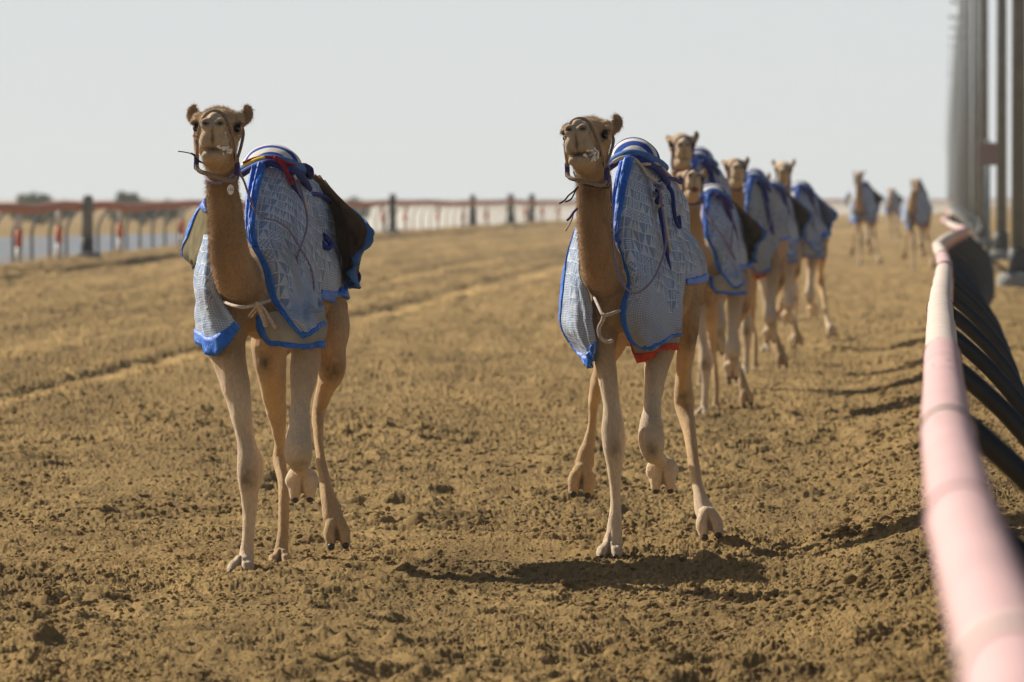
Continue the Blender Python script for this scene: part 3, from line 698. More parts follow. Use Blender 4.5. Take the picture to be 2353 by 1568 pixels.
def head_matrix(h, T):
    c = T(P(h['x'], h['y'], h['Y']))
    Rz = Matrix.Rotation(R(h['yaw']), 3, 'Z'); Rx = Matrix.Rotation(-R(h['pitch']), 3, 'X'); Ry = Matrix.Rotation(-R(h['roll']), 3, 'Y')
    return c, Rz @ Rx @ Ry
def foot_shapes(mb, T, S, foot, toes, shrink=1.0):
    (x, y, Y), d, s, flat = foot
    c = T(P(x, y, Y)); d = Vector(d).normalized(); lat = Vector((1, 0, 0)); lat = (lat - lat.dot(d)*d).normalized(); n = lat.cross(d)
    Mx = Matrix((lat, d, n)).transposed(); s = s*S
    for sg in (-1, 1):
        if flat:
            mb.ball(c + lat*0.030*s*sg + d*0.035*s + Vector((0,0,-0.008*s)), (0.034*s, 0.066*s, 0.036*s), Mx)
            mb.ball(c + lat*0.034*s*sg + d*0.085*s + Vector((0,0,-0.018*s)), (0.024*s, 0.028*s, 0.021*s), Mx)
            toes.append((c + lat*0.035*s*sg + d*0.108*s + Vector((0,0,-0.020*s)), (0.014*s, 0.016*s, 0.010*s), Mx))
        else:
            mb.ball(c + lat*0.032*s*sg + d*0.050*s, (0.038*s, 0.066*s, 0.044*s), Mx)
            mb.ball(c + lat*0.035*s*sg + d*0.092*s, (0.029*s, 0.032*s, 0.032*s), Mx)
            toes.append((c + lat*0.036*s*sg + d*0.112*s - Vector((0, 0.008*s, 0)), (0.019*s, 0.020*s, 0.024*s), Mx))
    mb.ball(c, (0.050*s, 0.06*s, 0.050*s) if flat else (0.05*s, 0.05*s, 0.045*s), Mx)

def body_mesh(K, T, S, voxel, name, toes):
    mb = MB(); u = lambda Y: Y/FO*S
    def tb(st, n=18, lat=Vector((1,0,0))):
        mb.tube([T(P(a,b,c)) for a,b,c,_,_ in st], [q*u(c) for a,b,c,q,_ in st], n=n, sub=4, ratio=[e for *_, e in st], lat=lat)
    tb(K['neck'], 22); tb(K['tail'], 10)
    tb([(a, b, c, d*0.90, e*1.04) for a, b, c, d, e in K['torso']], 22)
    tb([(a, b+10, c, d*0.88, e) for a, b, c, d, e in K['hump']], 22)
    for L in K['legs']: tb(L)
    for F_ in K['feet']: foot_shapes(mb, T, S, F_, toes)
    (bx, by, bY), br = K['ball']; mb.ball(T(P(bx, by, bY)), [q*S for q in br])
    c, Rm = head_matrix(K['head'], T)
    def hl(l, f, uu): return c + Rm @ Vector((l*S, -f*S, uu*S))
    def ht(st, side=0):
        mb.tube([hl(l, f, uu) for l, f, uu, _, _ in st], [a*S for *_, a, b in st], n=20, sub=4, ratio=[b/a for *_, a, b in st], lat=Rm @ Vector((1,0,0)))
    ht([(0,-.05,-.02,.075,.085),(0,.03,.01,.098,.10),(0,.10,.02,.116,.095),(0,.17,.02,.103,.086),(0,.25,.005,.070,.075),(0,.33,-.01,.052,.068),(0,.40,-.02,.046,.06),(0,.46,-.028,.045,.045)])
    ht([(0,.0,-.10,.066,.07),(0,.10,-.115,.067,.065),(0,.20,-.12,.063,.058),(0,.30,-.128,.058,.05),(0,.37,-.142,.054,.036),(0,.415,-.146,.046,.024)])
    mb.ball(hl(0,.06,.062), (.085*S,.095*S,.062*S), Rm)
    for s_ in (-1, 1):
        def eb(l, f, uu, r, rot=None): mb.ball(hl(l*s_, f, uu), [q*S for q in r], Rm)
        eb(.026,.44,-.072,(.040,.050,.046)); eb(.036,.40,-.08,(.036,.055,.042))
        eb(.032,.470,-.004,(.031,.034,.031)); eb(.088,.120,.062,(.040,.055,.034)); eb(.104,.160,.046,(.028,.038,.017)); eb(.098,.175,-.022,(.018,.04,.012))
        eb(.062,.14,-.050,(.034,.09,.065)); eb(.028,.400,-.146,(.030,.045,.022))
        er = K['head'].get('ear', (0,0))[0 if s_ < 0 else 1]
        e0 = hl(s_*.095, .02, .050); e1 = hl(s_*(.126-er*.05), -.005-er*.06, .088-er*.03); e2 = hl(s_*(.130-er*.05), -.012-er*.1, .124-er*.05); e3 = hl(s_*(.120-er*.05), -.015-er*.12, .146-er*.07)
        mb.tube([e0,e1,e2,e3], [.028*S,.031*S,.025*S,.011*S], n=14, sub=4, depth_ratio=0.55, lat=Rm @ Vector((1,0,0)))
    mb.ball(hl(0,.38,.032), (.032*S,.10*S,.030*S), Rm)
    m_ = bpy.data.meshes.new(name); m_.from_pydata([tuple(p) for p in mb.v], [], mb.f); m_.update()
    tmp = bpy.data.objects.new('tmp', m_); col.objects.link(tmp)
    md = tmp.modifiers.new('r', 'REMESH'); md.mode = 'VOXEL'; md.voxel_size = voxel; md.adaptivity = 0
    ms = tmp.modifiers.new('s', 'SMOOTH'); ms.factor = 0.5; ms.iterations = int(max(3, 0.03/voxel))
    dg = bpy.context.evaluated_depsgraph_get(); dg.update(); ev = tmp.evaluated_get(dg)
    out = bpy.data.meshes.new_from_object(ev); out.name = name
    bpy.data.objects.remove(tmp); bpy.data.meshes.remove(m_)
    # carve and colour
    n = len(out.vertices); co = np.empty(n*3, np.float32); out.vertices.foreach_get('co', co); co = co.reshape(-1, 3).astype(float)
    no = np.empty(n*3, np.float32); out.vertices.foreach_get('normal', no); no = no.reshape(-1, 3).astype(float)
    Ri = np.array(Rm.transposed())
    loc = (co - np.array(c)) @ Ri.T / S; L = np.stack([loc[:,0], -loc[:,1], loc[:,2]], 1)     # lateral, forward, up
    nl = no @ Ri.T
    def g(p, r): 
        d = (L - np.array(p)) / np.array(r); return np.exp(-np.sum(d*d, 1))
    push = np.zeros(n)
    for s_ in (-1, 1):
        push -= 0.032*g((.036*s_,.505,-.002),(.017,.05,.0105))           # nostril
        push -= 0.022*g((.100*s_,.190,.012),(.02,.03,.018))             # eye socket
        push -= 0.012*g((.052*s_,.36,.02),(.02,.06,.03))
        push -= 0.016*g((.120*s_,.03,.12),(.014,.03,.03))               # ear cup
    push -= 0.012*g((0,.49,-.07),(.006,.06,.04))                        # split lip
    mw = np.exp(-((L[:,2]+.118+0.02*np.abs(L[:,0])/.05*0)/.007)**2) * (np.abs(L[:,0]) < .075) * sstep(.30, .38, L[:,1])
    push -= 0.004*mw
    cleft = np.zeros(n)
    for (fx_, fy_, fY_), fd, fs, flat in K['feet']:
        fc_ = np.array(T(P(fx_, fy_, fY_))); d_ = np.array(Vector(fd).normalized()); l_ = np.array((1.,0,0)); l_ = l_ - l_.dot(d_)*d_; l_ /= np.linalg.norm(l_)
        q = (co - fc_)/S; a1 = q@l_; a2 = q@d_; a3 = np.linalg.norm(q, axis=1)
        cl_ = np.exp(-(a1/(0.006+0.05*np.clip(a2,0,.1)))**2) * sstep(-0.03, 0.06, a2) * (a3 < 0.17)
        push -= 0.012*cl_; cleft = np.maximum(cleft, cl_)
    no_ = no * push[:, None] * S
    rough = 0.005*(vnoise(co[:,0]*28+co[:,1]*9, co[:,2]*14, 5)-0.5) + 0.006*(vnoise(co[:,0]*55+co[:,1]*20, co[:,2]*9, 15)-0.5)*sstep(1.3,0.9,co[:,2]/S)
    co2 = co + no_ + no*rough[:, None]
    out.vertices.foreach_set('co', co2.astype(np.float32).ravel())
    base = np.array((0.47,0.288,0.135))*K.get('tint',1); leg = np.array((0.70,0.53,0.345))*K.get('tint',1); headc = np.array((0.56,0.39,0.215))*K.get('tint',1); muz = np.array((0.50,0.39,0.26))
    z = (co[:,2] - T.base.z) / S
    w1 = sstep(1.15, 0.75, z)[:, None]; C = base*(1-w1) + leg*w1
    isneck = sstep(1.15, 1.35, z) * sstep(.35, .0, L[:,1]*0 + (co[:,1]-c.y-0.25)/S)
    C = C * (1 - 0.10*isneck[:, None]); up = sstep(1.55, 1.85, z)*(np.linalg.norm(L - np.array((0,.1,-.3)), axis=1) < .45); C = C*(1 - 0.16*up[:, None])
    hind = (sstep(0.95, 1.25, co[:,1]/S) * sstep(1.15, 0.85, z))[:, None]; C = C*(1-hind) + C*np.array((0.80, 0.69, 0.50))*hind     # browner hind legs: inner thigh shade painted into the fur colour
    toe = (sstep(0.16, 0.05, z)*0.22)[:, None]; C = C*(1-toe) + np.array((0.36,0.26,0.13))*toe
    hd = sstep(.30, .16, np.linalg.norm(L - np.array((0,.2,-.03)), axis=1))[:, None]; C = C*(1-hd) + headc*hd
    mz = (sstep(.30,.42, L[:,1]) * sstep(.3,.2,np.linalg.norm(L - np.array((0,.42,-.07)), axis=1)))[:, None]; C = C*(1-mz) + muz*mz
    dk = 0.55*cleft
    for s_ in (-1, 1):
        dk = np.maximum(dk, 0.93*np.clip(2.2*g((.036*s_,.495,-.002),(.017,.05,.0105)),0,1)); dk = np.maximum(dk, 0.75*np.clip(1.6*g((.100*s_,.190,.012),(.03,.04,.024)),0,1))
    dk = np.maximum(dk, 0.55*mw); dk = np.maximum(dk, 0.5*np.clip(1.5*g((0,.495,-.06),(.006,.06,.045)),0,1))
    for (px, py, pY), r, k in K['dark']:
        q = np.array(T(P(px, py, pY))); d = (co-q)/(r*S); d[:,2] *= 0.75; dk = np.maximum(dk, 0.85*k*np.exp(-np.sum(d*d,1)**1.5)*(0.55+0.9*vnoise(co[:,0]*60, co[:,2]*45, 9)))
    # darkened toe clefts, nostrils, eye sockets, lip lines and leg patches
    C = C*(1-dk[:, None])
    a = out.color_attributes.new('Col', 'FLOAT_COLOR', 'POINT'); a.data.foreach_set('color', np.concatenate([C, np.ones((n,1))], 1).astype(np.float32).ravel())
    return out, co2, no, L

class Tf:                                                     # picture-measured hero space -> a camel's own place and size
    def __init__(s, K, loc=None, size=1.0):
        s.o = P(*K['origin']); s.o.z = 0.0 if loc is None else s.o.z
        s.o = P(*K['origin']); s.s = size; s.root = Vector((s.o.x, s.o.y, 0)) ; s.base = Vector((0, 0, 0))
    def __call__(s, p): return Vector(((p.x - s.root.x)*s.s, (p.y - s.root.y)*s.s, p.z*s.s))

BV = {}
def grid(rowsP, T, nu=26, nv=30):
    """bicubic sheet through rows of picture-measured points (top row first)"""
    A = [[T(P(*q)) for q in r] for r in rowsP]; nr_ = len(A); nc_ = len(A[0])
    def seg(t, n): 
        i = min(int(t*(n-1)), n-2); return i, t*(n-1)-i
    def crv(L_, t):
        i, f = seg(t, len(L_)); a = L_[max(i-1,0)] if i > 0 else 2*L_[0]-L_[1]; d = L_[i+2] if i+2 < len(L_) else 2*L_[-1]-L_[-2]
        return cr(a, L_[i], L_[i+1], d, f)
    def at(u, v): return crv([crv(r, u) for r in A], v)
    return at
def sheet(name, at, m, parent, S, u0=0, u1=1, v0=0, v1=1, nu=26, nv=30, th=0.006, wr=0.012, seed=0, zone=0.62, offs=0.0, flip=False, uvo=(0,0)):
    G = np.zeros((nv+1, nu+1, 3))
    for j in range(nv+1):
        for i in range(nu+1):
            G[j, i] = at(u0+(u1-u0)*i/nu, v0+(v1-v0)*j/nv)
    du = np.gradient(G, axis=1); dv = np.gradient(G, axis=0); N = np.cross(du, dv); N /= (np.linalg.norm(N, axis=2, keepdims=True)+1e-9)
    if flip: N = -N
    uu, vv = np.meshgrid(np.linspace(u0, u1, nu+1), np.linspace(v0, v1, nv+1))
    fold = 1.1*np.sin(uu*23 + 2.5*vnoise(uu*3, vv*2.5, seed+7)*2)*vv*vnoise(uu*3+9, vv*2, seed+8)*1.3 + (np.sin(uu*17+seed+2.2*vnoise(uu*4, vv*3, seed)*3)*0.45 + (vnoise(uu*7+vv*3, vv*4, seed+1)-0.5)*1.6) * (0.25+vv*0.9) + (vnoise(uu*18, vv*14, seed+2)-0.5)*0.7
    G = G + N * (fold*wr*S + offs*S)[..., None]
    if np.ndim(offs) == 0: pass
    if BV.get('t') is not None:
        for j in range(nv+1):
            for i in range(nu+1):
                for _ in range(2):
                    p = Vector(G[j, i]); hit = BV['t'].find_nearest(p, 0.5)
                    if hit[0] is None: break
                    mg = (0.012 + abs(offs) + (0.002 if th > 0.01 else 0))*S; dd_ = (p-hit[0]).dot(hit[1])
                    if dd_ < mg and (p-hit[0]).length < 0.30: G[j, i] = hit[0] + hit[1]*mg
                    else: break
        for _ in range(2):
            A_ = G.copy(); A_[1:-1,1:-1] = 0.5*G[1:-1,1:-1] + 0.125*(G[:-2,1:-1]+G[2:,1:-1]+G[1:-1,:-2]+G[1:-1,2:]); G = A_
    me = bpy.data.meshes.new(name); idx = np.arange((nu+1)*(nv+1)).reshape(nv+1, nu+1)
    f = np.stack([idx[:-1,:-1], idx[:-1,1:], idx[1:,1:], idx[1:,:-1]], -1).reshape(-1,4)
    if flip: f = f[:, ::-1]
    me.from_pydata([tuple(p) for p in G.reshape(-1,3)], [], [tuple(int(k) for k in q) for q in f]); me.update()
    su = np.concatenate([np.zeros((nv+1,1)), np.cumsum(np.linalg.norm(np.diff(G,axis=1),axis=2),axis=1)],1); sv = np.concatenate([np.zeros((1,nu+1)), np.cumsum(np.linalg.norm(np.diff(G,axis=0),axis=2),axis=0)],0)
    uvl = me.uv_layers.new(name='UVMap'); li = np.empty(len(me.loops), np.int32); me.loops.foreach_get('vertex_index', li)
    UV = np.stack([su.reshape(-1)+uvo[0], sv.reshape(-1)+uvo[1]], 1)[li]; uvl.data.foreach_set('uv', UV.astype(np.float32).ravel())
    zz = (vv + 0.12*np.round(np.sin(uu*9+seed)*1.2)/1.2 + 0.05*np.sin(uu*40)) > zone
    a = me.attributes.new('Zone', 'FLOAT', 'POINT'); a.data.foreach_set('value', zz.reshape(-1).astype(np.float32))
    o = link(name, me, m, parent)
    sl = o.modifiers.new('thickness', 'SOLIDIFY'); sl.thickness = th*S; sl.offset = 0
    return o
def panel(at, T, parent, seed, edges='', tw=0.05, m=None, trim='blue', wr=0.012, zone=0.62, name='coat_panel', nu=26, nv=30, hem=None, flip=False):
    """a coat panel and the satin binding sewn on the named edges: l, r, t, b"""
    S = T.s
    o = sheet(name, at, m or M['coat'], parent, S, nu=nu, nv=nv, wr=wr, seed=seed, zone=zone, flip=flip, uvo=(seed*0.37, seed*0.21))
    hem = hem or tw
    for e in edges:
        kw = dict(l=dict(u0=0,u1=tw), r=dict(u0=1-tw,u1=1), t=dict(v0=0,v1=hem), b=dict(v0=1-hem,v1=1))[e]
        n1, n2 = (4, nv*2) if e in 'lr' else (nu*2, 4)
        sheet('trim', at, M[trim], o, S, nu=n1, nv=n2, th=0.017, wr=wr, seed=seed, flip=flip, **kw)
    return o
def rope(name, pts, r, m, parent, T, sub=6, n=8):
    t = MB(); t.tube([T(P(*p)) for p in pts], r*T.s, n=n, sub=sub, lat=None); return t.build(name, M[m], parent)

def cap_mesh(T, K, cx, cy, cY, rw, rh, rd, parent, first=0, base_y=None, name='hump_cap'):
    """striped cloth cap on the hump: stripes are bands of rings running over it"""
    S = T.s; c = T(P(cx, cy, cY)); n = 28; bands = 9; w_ = rw*cY/FO*S; h_ = rh*cY/FO*S; d_ = rd*S
    mb = MB(); v = []; f = []; 
    K_ = bands*4
    for i in range(K_+1):                                       # rings from front to back
        t = -1 + 2*i/K_; y = t*d_; rr = math.sqrt(max(1-t*t*0.96, 0.0))
        for j in range(n+1):
            a = math.pi*j/n; bl = 0.003*math.sin(i*0.4+j*0.5)
            v.append((c.x + (w_*rr+bl)*math.cos(a)*(1+0.12*(1-math.sin(a))), c.y + y + 0.15*d_*math.sin(a), c.z + h_*rr*math.sin(a)**0.9 - 0.02))
    mi = []
    for i in range(K_):
        for j in range(n): f.append((i*(n+1)+j, i*(n+1)+j+1, (i+1)*(n+1)+j+1, (i+1)*(n+1)+j)); mi.append(((i//4)+first) % 2)
    mb.v = v; mb.f = f; mb.mi = mi
    o = mb.build(name, [M['navy'] if False else M['capblue'], M['white_cloth']], parent); return o
M['capblue'] = mat('royal_blue_stripe', (0.015, 0.055, 0.30), 0.9, 0.1, var=0.15, scale=30, bump=0.3, bscale=120, bdist=0.003)

def dress_head(K, T, root, foam=True, halter='purple', detail=True):
    S = T.s; c, Rm = head_matrix(K['head'], T)
    def hl(l, f, uu): return c + Rm @ Vector((l*S, -f*S, uu*S))
    for s_ in (-1, 1):
        e = MB(); e.ball(hl(.098*s_, .178, .011), .0185*S, None, 16, 10); e.build('eye', M['eye'], root)
        l = MB()
        for k in range(26):
            a = -0.2 + 1.2*k/25; b0 = hl(s_*(.098+.012*math.sin(k)), .17+.035*a, .036-.004*a); tip = hl(s_*(.128+.01*math.sin(k*2.7)), .20+.05*a, .022-.008*math.cos(k*1.9)); wv_ = Rm @ Vector((0, .0018*S, 0))
            l.add([b0-wv_, b0+wv_, tip], [(0,1,2)])
        l.build('eyelashes', M['lash'], root)
    if not detail: 
        t = MB(); t.tube([hl(*p) for p in ((-.088,.21,-.12),(-.085,.30,-.04),(-.055,.34,.045),(0,.35,.075),(.055,.34,.045),(.085,.30,-.04),(.088,.21,-.12))], 0.009*S, n=8, sub=4, lat=None)
        t.tube([hl(*p) for p in ((-.09,.21,-.12),(-.08,.22,-.19),(0,.24,-.215),(.08,.22,-.19),(.09,.21,-.12))], 0.010*S, n=8, sub=4, lat=None)
        t.build('halter', M[halter], root); return hl
    h_ = MB()
    h_.tube([hl(*p) for p in ((-.092,.20,-.15),(-.084,.31,-.06),(-.068,.355,.0),(-.042,.37,.052),(0,.375,.070),(.042,.37,.052),(.068,.355,.0),(.084,.31,-.06),(.092,.20,-.15))], 0.0085*S, n=8, sub=5, lat=None)
    h_.tube([hl(*p) for p in ((-.095,.20,-.14),(-.088,.22,-.19),(-.04,.25,-.215),(.03,.24,-.235),(.075,.20,-.24),(.095,.17,-.20),(.096,.19,-.14))], 0.011*S, n=8, sub=5, lat=None)
    h_.tube([hl(*p) for p in ((.096,.19,-.14),(.11,.10,-.06),(.112,.02,.02),(.07,-.06,.08),(0,-.08,.09),(-.07,-.06,.08),(-.112,.02,.02),(-.11,.10,-.06),(-.095,.20,-.14))], 0.008*S, n=8, sub=5, lat=None)
    ho = h_.build('halter', M['rope2'], root)
    for pa, pb in (((-.094,.215,-.125),(-.096,.205,-.18)), ((.098,.19,-.16),(.092,.17,-.225))):
        k = MB(); k.tube([hl(*pa), hl(*pb)], 0.0125*S, n=10, sub=1, lat=None); k.build('cheek_wrap', M['purple'], ho)
    if foam:
        fo = MB()
        rr_ = random.Random(5)
        for (l, f, uu, r) in foam:
            for _ in range(7): fo.ball(hl(l+rr_.uniform(-1,1)*r[0], f+rr_.uniform(-1,1)*r[1], uu+rr_.uniform(-1,1)*r[2]), [q*S*0.34*rr_.uniform(0.5,1.2)+0.0015 for q in r], Rm, 8, 6)
        fm_ = fo.build('mouth_foam', M['foam'], root); rm_ = fm_.modifiers.new('r', 'REMESH'); rm_.mode = 'VOXEL'; rm_.voxel_size = 0.0035
    return hl

def fuzz(co, no, L, C, parent, S, n, seed, crown=False):
    """short stray hairs standing off the coat"""
    r = np.random.default_rng(seed); z = co[:,2]/S
    wgt = np.where(z > 1.25, 1.0, 0.02) * np.where(L[:,1] > 0.36, 0.05, 1.0) ; wgt = np.where(np.linalg.norm(L-np.array((0,0,.08)),axis=1) < .26, 2.2, wgt)
    if crown: wgt = np.exp(-np.sum(((L-np.array((0,-.01,.12)))/np.array((.10,.09,.06)))**2,1)) + 0.8*np.exp(-np.sum(((L-np.array((0,.05,-.19)))/np.array((.08,.12,.08)))**2,1))*(L[:,1] > -.1) + 0.25*np.exp(-np.sum(((L-np.array((0,.0,-.55)))/np.array((.12,.2,.25)))**2,1)) + 1e-9
    ix = r.choice(len(co), n, p=wgt/wgt.sum()); p = co[ix]; nn = no[ix]
    ln = ((0.010 + 0.020*r.random(n)) if crown else (0.003 + 0.0075*r.random(n)))*S; d = nn*0.8 + r.normal(size=(n,3))*0.35 + np.array((0,0.25,-0.45)); d /= np.linalg.norm(d,axis=1,keepdims=True)
    sd_ = np.cross(d, r.normal(size=(n,3))); sd_ /= np.linalg.norm(sd_,axis=1,keepdims=True)
    v = np.stack([p - sd_*0.0008, p + sd_*0.0008, p + d*ln[:,None]], 1).reshape(-1,3)
    f = np.arange(3*n).reshape(-1,3); me = bpy.data.meshes.new('stray_hair'); me.from_pydata(v.tolist(), [], f.tolist()); me.update()
    a = me.color_attributes.new('Col', 'FLOAT_COLOR', 'POINT'); cc_ = np.repeat(C[ix], 3, 0); a.data.foreach_set('color', cc_.astype(np.float32).ravel())
    return link('stray_hair', me, M['fur'], parent, False)

from mathutils.bvhtree import BVHTree
def camel(K, label, loc=None, size=1.0, voxel=0.012, hero=0, head=None, cap=True, group='racing camels in the string', yaw=0, trims='blue', legs=None, flapm='brown', coatm='coat'):
    K = dict(K)
    if head:                                                   # another carriage of the head: move it and bend the neck after it
        K['head'] = dict(K['head']); nk = K['neck']; h0 = K['head']; og = P(*K['origin']); pw = P(h0['x'], h0['y'], h0['Y'])
        Yh = loc[1] + (pw.y-og.y)*size; tgt = P(head['tx'], head['ty'], Yh)
        lx = (tgt.x-loc[0])/size + og.x; lz = (tgt.z-loc[2])/size
        dx = (lx-pw.x)*FO/h0['Y']; dy = -(lz-pw.z)*FO/h0['Y']
        K['head']['x'] += dx; K['head']['y'] += dy
        for q in ('yaw', 'pitch', 'roll'):
            if q in head: K['head'][q] = head[q]
        wts = [1, .93, .8, .62, .4, .18, .04, 0]
        K['neck'] = [(a+dx*w_, b+dy*w_, c, d, e) for (a, b, c, d, e), w_ in zip(nk, wts)]
    if legs:
        K['legs'] = list(K['legs']); K['feet'] = list(K['feet'])
        for i, (L_, F_) in legs.items(): K['legs'][i] = L_; K['feet'][i] = F_
    T = Tf(K, loc, size)
    if loc is None: 
        g0 = 0.0; loc = (T.root.x, T.root.y, g0)
    root = empty('camel', loc, label, 'camel', group, rz=yaw)
    toes = []
    me, co, no, L = body_mesh(K, T, size, voxel, 'body', toes)
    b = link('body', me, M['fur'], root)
    BV['t'] = BVHTree.FromPolygons([tuple(p) for p in co], [tuple(p.vertices) for p in me.polygons])
    for q, r, Mx in toes:
        t = MB(); t.ball(q, r, Mx, 12, 8); t.build('toenail', M['nail'], root)
    hero1 = K['origin'] == HERO1['origin']
    X = 0 if hero1 else 1
    # front right flank of the coat (right in the picture)
    if hero1:
        FR = [[(578,382,41.5),(608,378,41.55),(650,384,41.7),(690,400,42.0)],
              [(566,455,41.22),(600,450,41.28),(660,450,41.5),(716,452,42.0)],
              [(566,540,41.02),(610,540,41.05),(680,540,41.35),(742,540,42.0)],
              [(602,610,40.98),(648,612,40.98),(700,612,41.3),(741,610,41.95)],
              [(622,685,40.98),(666,695,40.95),(712,690,41.25),(738,680,41.85)],
              [(650,726,40.88),(684,735,40.86),(716,725,40.95),(744,705,41.4)],
              [(697,778,40.88),(710,772,40.87),(728,760,40.93),(747,742,41.3)]]
        FL = [[(470,540,41.3),(478,540,41.1),(486,550,41.02)],
              [(452,600,41.35),(468,604,41.05),(490,612,40.98)],
              [(443,645,41.35),(464,655,41.0),(495,655,40.95)],
              [(447,700,41.35),(474,710,40.98),(516,700,40.92)],
              [(449,745,41.3),(484,758,40.95),(538,728,40.88)],
              [(451,776,41.28),(494,818,40.92),(554,752,40.88)]]
        LN = [[(590,725,41.0),(640,715,40.93),(700,720,40.93),(745,715,41.2)],
              [(594,760,41.0),(640,760,40.92),(700,765,40.92),(750,752,41.15)],
              [(616,792,41.02),(650,797,40.92),(700,802,40.92),(744,800,41.1)]]
        RR = [[(690,392,42.0),(712,408,42.3),(735,428,42.6),(750,452,42.85)],
              [(705,470,41.95),(735,475,42.3),(760,480,42.6),(772,490,42.85)],
              [(725,560,41.9),(752,560,42.3),(778,560,42.6),(790,560,42.85)],
              [(738,620,41.9),(762,625,42.3),(782,625,42.55),(790,620,42.8)],
              [(738,690,41.85),(756,692,42.2),(774,691,42.45),(786,690,42.6)]]
        panel(grid(FR, T), T, root, m=M[coatm], seed=3, edges='lb' if trims == 'blue' else 'b', tw=0.13, hem=0.045, trim=trims, wr=0.010)
        panel(grid(FL, T), T, root, m=M[coatm], seed=5, edges='b', tw=0.12, hem=0.14, trim=trims, wr=0.014, zone=0.42, flip=False)
        panel(grid(LN, T), T, root, 7, 'lb', tw=0.12, hem=0.16, m=M['lining'], trim='blue', wr=0.006, name='coat_underlayer')
        panel(grid(RR, T), T, root, m=M[coatm], seed=9, edges='b', hem=0.085, trim=trims, wr=0.010)
        # blue stripe down from the hump
        fat = grid(FR, T); sheet('stripe', lambda u, v: fat(0.17*(1-v) + 0.01 + u*(0.17-0.05*v), v*0.40), M['blue'], root, size, nu=8, nv=50, th=0.010, wr=0.010, seed=3, offs=-0.015)
        # wind-lifted rear flaps, underside showing
        WR = [[(700,400,42.5),(728,404,42.6),(746,420,42.75),(748,450,42.9)],
              [(752,468,42.6),(785,480,42.45),(820,500,42.35),(846,518,42.3)],
              [(768,520,42.6),(800,530,42.45),(832,545,42.3),(856,548,42.25)],
              [(782,570,42.6),(802,580,42.45),(822,585,42.35),(836,580,42.3)],
              [(786,622,42.6),(802,620,42.5),(818,612,42.4),(830,598,42.3)],
              [(792,664,42.6),(800,662,42.5),(806,655,42.4),(806,636,42.35)]]
        panel(grid(WR, T), T, root, 12, 'rb', tw=0.16, hem=0.06, m=M[flapm], trim='midblue' if flapm == 'brown' else 'blue', wr=0.022, name='rear_flap')
        WL = [[(478,455,41.9),(470,462,41.8),(468,470,41.7)],
              [(448,494,42.0),(462,500,41.8),(480,505,41.6)],
              [(428,545,42.05),(450,555,41.8),(478,560,41.5)],
              [(421,582,42.05),(440,595,41.8),(466,600,41.5)],
              [(448,614,41.95),(454,612,41.8),(466,612,41.6)]]
        panel(grid(WL, T), T, root, 14, 'lt', tw=0.10, hem=0.14, m=M['olive'], wr=0.010, name='rear_flap')
        BK = [[(690,395,42.3),(712,402,42.5),(730,408,42.7)],[(706,440,42.25),(730,440,42.5),(747,430,42.8)],[(716,480,42.2),(744,478,42.5),(758,470,42.8)]]
        sheet('back_pad', grid(BK, T), M['olive'], root, size, nu=14, nv=14, th=0.02, wr=0.006, seed=2, offs=0.006)
        c0 = (624, 374, 41.88, 62, 52, 0.27)
    else:
        FR = [[(1424,372,42.9),(1445,366,42.92),(1480,376,43.1),(1512,392,43.5)],
              [(1408,440,42.72),(1440,436,42.75),(1490,440,43.0),(1530,450,43.5)],
              [(1408,530,42.6),(1440,530,42.6),(1498,530,42.85),(1545,530,43.45)],
              [(1422,586,42.56),(1455,590,42.55),(1512,590,42.8),(1552,590,43.4)],
              [(1441,645,42.55),(1472,650,42.5),(1524,645,42.75),(1562,640,43.3)],
              [(1424,720,42.55),(1470,725,42.48),(1530,715,42.7),(1567,700,43.25)],
              [(1444,785,42.55),(1482,778,42.48),(1530,762,42.66),(1563,738,43.2)],
              [(1478,800,42.55),(1500,802,42.5),(1534,782,42.66),(1562,758,43.15)]]
        FL = [[(1324,524,43.1),(1328,526,42.85),(1333,535,42.7)],
              [(1306,586,43.1),(1318,590,42.8),(1334,600,42.62)],
              [(1299,640,43.1),(1316,650,42.75),(1340,650,42.6)],
              [(1294,690,43.1),(1316,705,42.72),(1354,690,42.58)],
              [(1289,742,43.05),(1316,760,42.7),(1360,735,42.56)],
              [(1322,795,42.95),(1342,810,42.68),(1365,778,42.56)],
              [(1345,838,42.75),(1354,846,42.65),(1362,812,42.57)]]
        LN = [[(1446,770,42.75),(1490,770,42.7),(1530,760,42.8),(1560,735,43.1)],
              [(1452,800,42.75),(1492,800,42.7),(1530,785,42.8),(1560,762,43.1)],
              [(1464,836,42.76),(1490,826,42.72),(1524,806,42.8),(1553,783,43.05)]]
        RR = [[(1500,362,43.4),(1520,380,43.6),(1542,405,43.9),(1556,430,44.1)],
              [(1520,440,43.4),(1546,445,43.6),(1566,455,43.9),(1578,470,44.15)],
              [(1536,540,43.35),(1558,545,43.6),(1574,548,43.9),(1583,552,44.15)],
              [(1550,600,43.35),(1564,605,43.6),(1574,602,43.85),(1580,596,44.1)],
              [(1558,650,43.3),(1566,650,43.5),(1570,645,43.7),(1573,640,43.9)]]
        panel(grid(FR, T), T, root, m=M[coatm], seed=23, edges='lb', tw=0.11, hem=0.05, trim='blue', wr=0.010, zone=0.60)
        panel(grid(FL, T), T, root, m=M[coatm], seed=25, edges='lb', tw=0.10, hem=0.13, trim='blue', wr=0.012, zone=0.40)
        panel(grid(LN, T), T, root, 27, 'lb', tw=0.03, hem=0.34, m=M['lining'], trim='orange', wr=0.004, name='coat_underlayer')
        panel(grid(RR, T), T, root, m=M[coatm], seed=29, edges='b', hem=0.05, trim='blue', wr=0.010, zone=0.8)
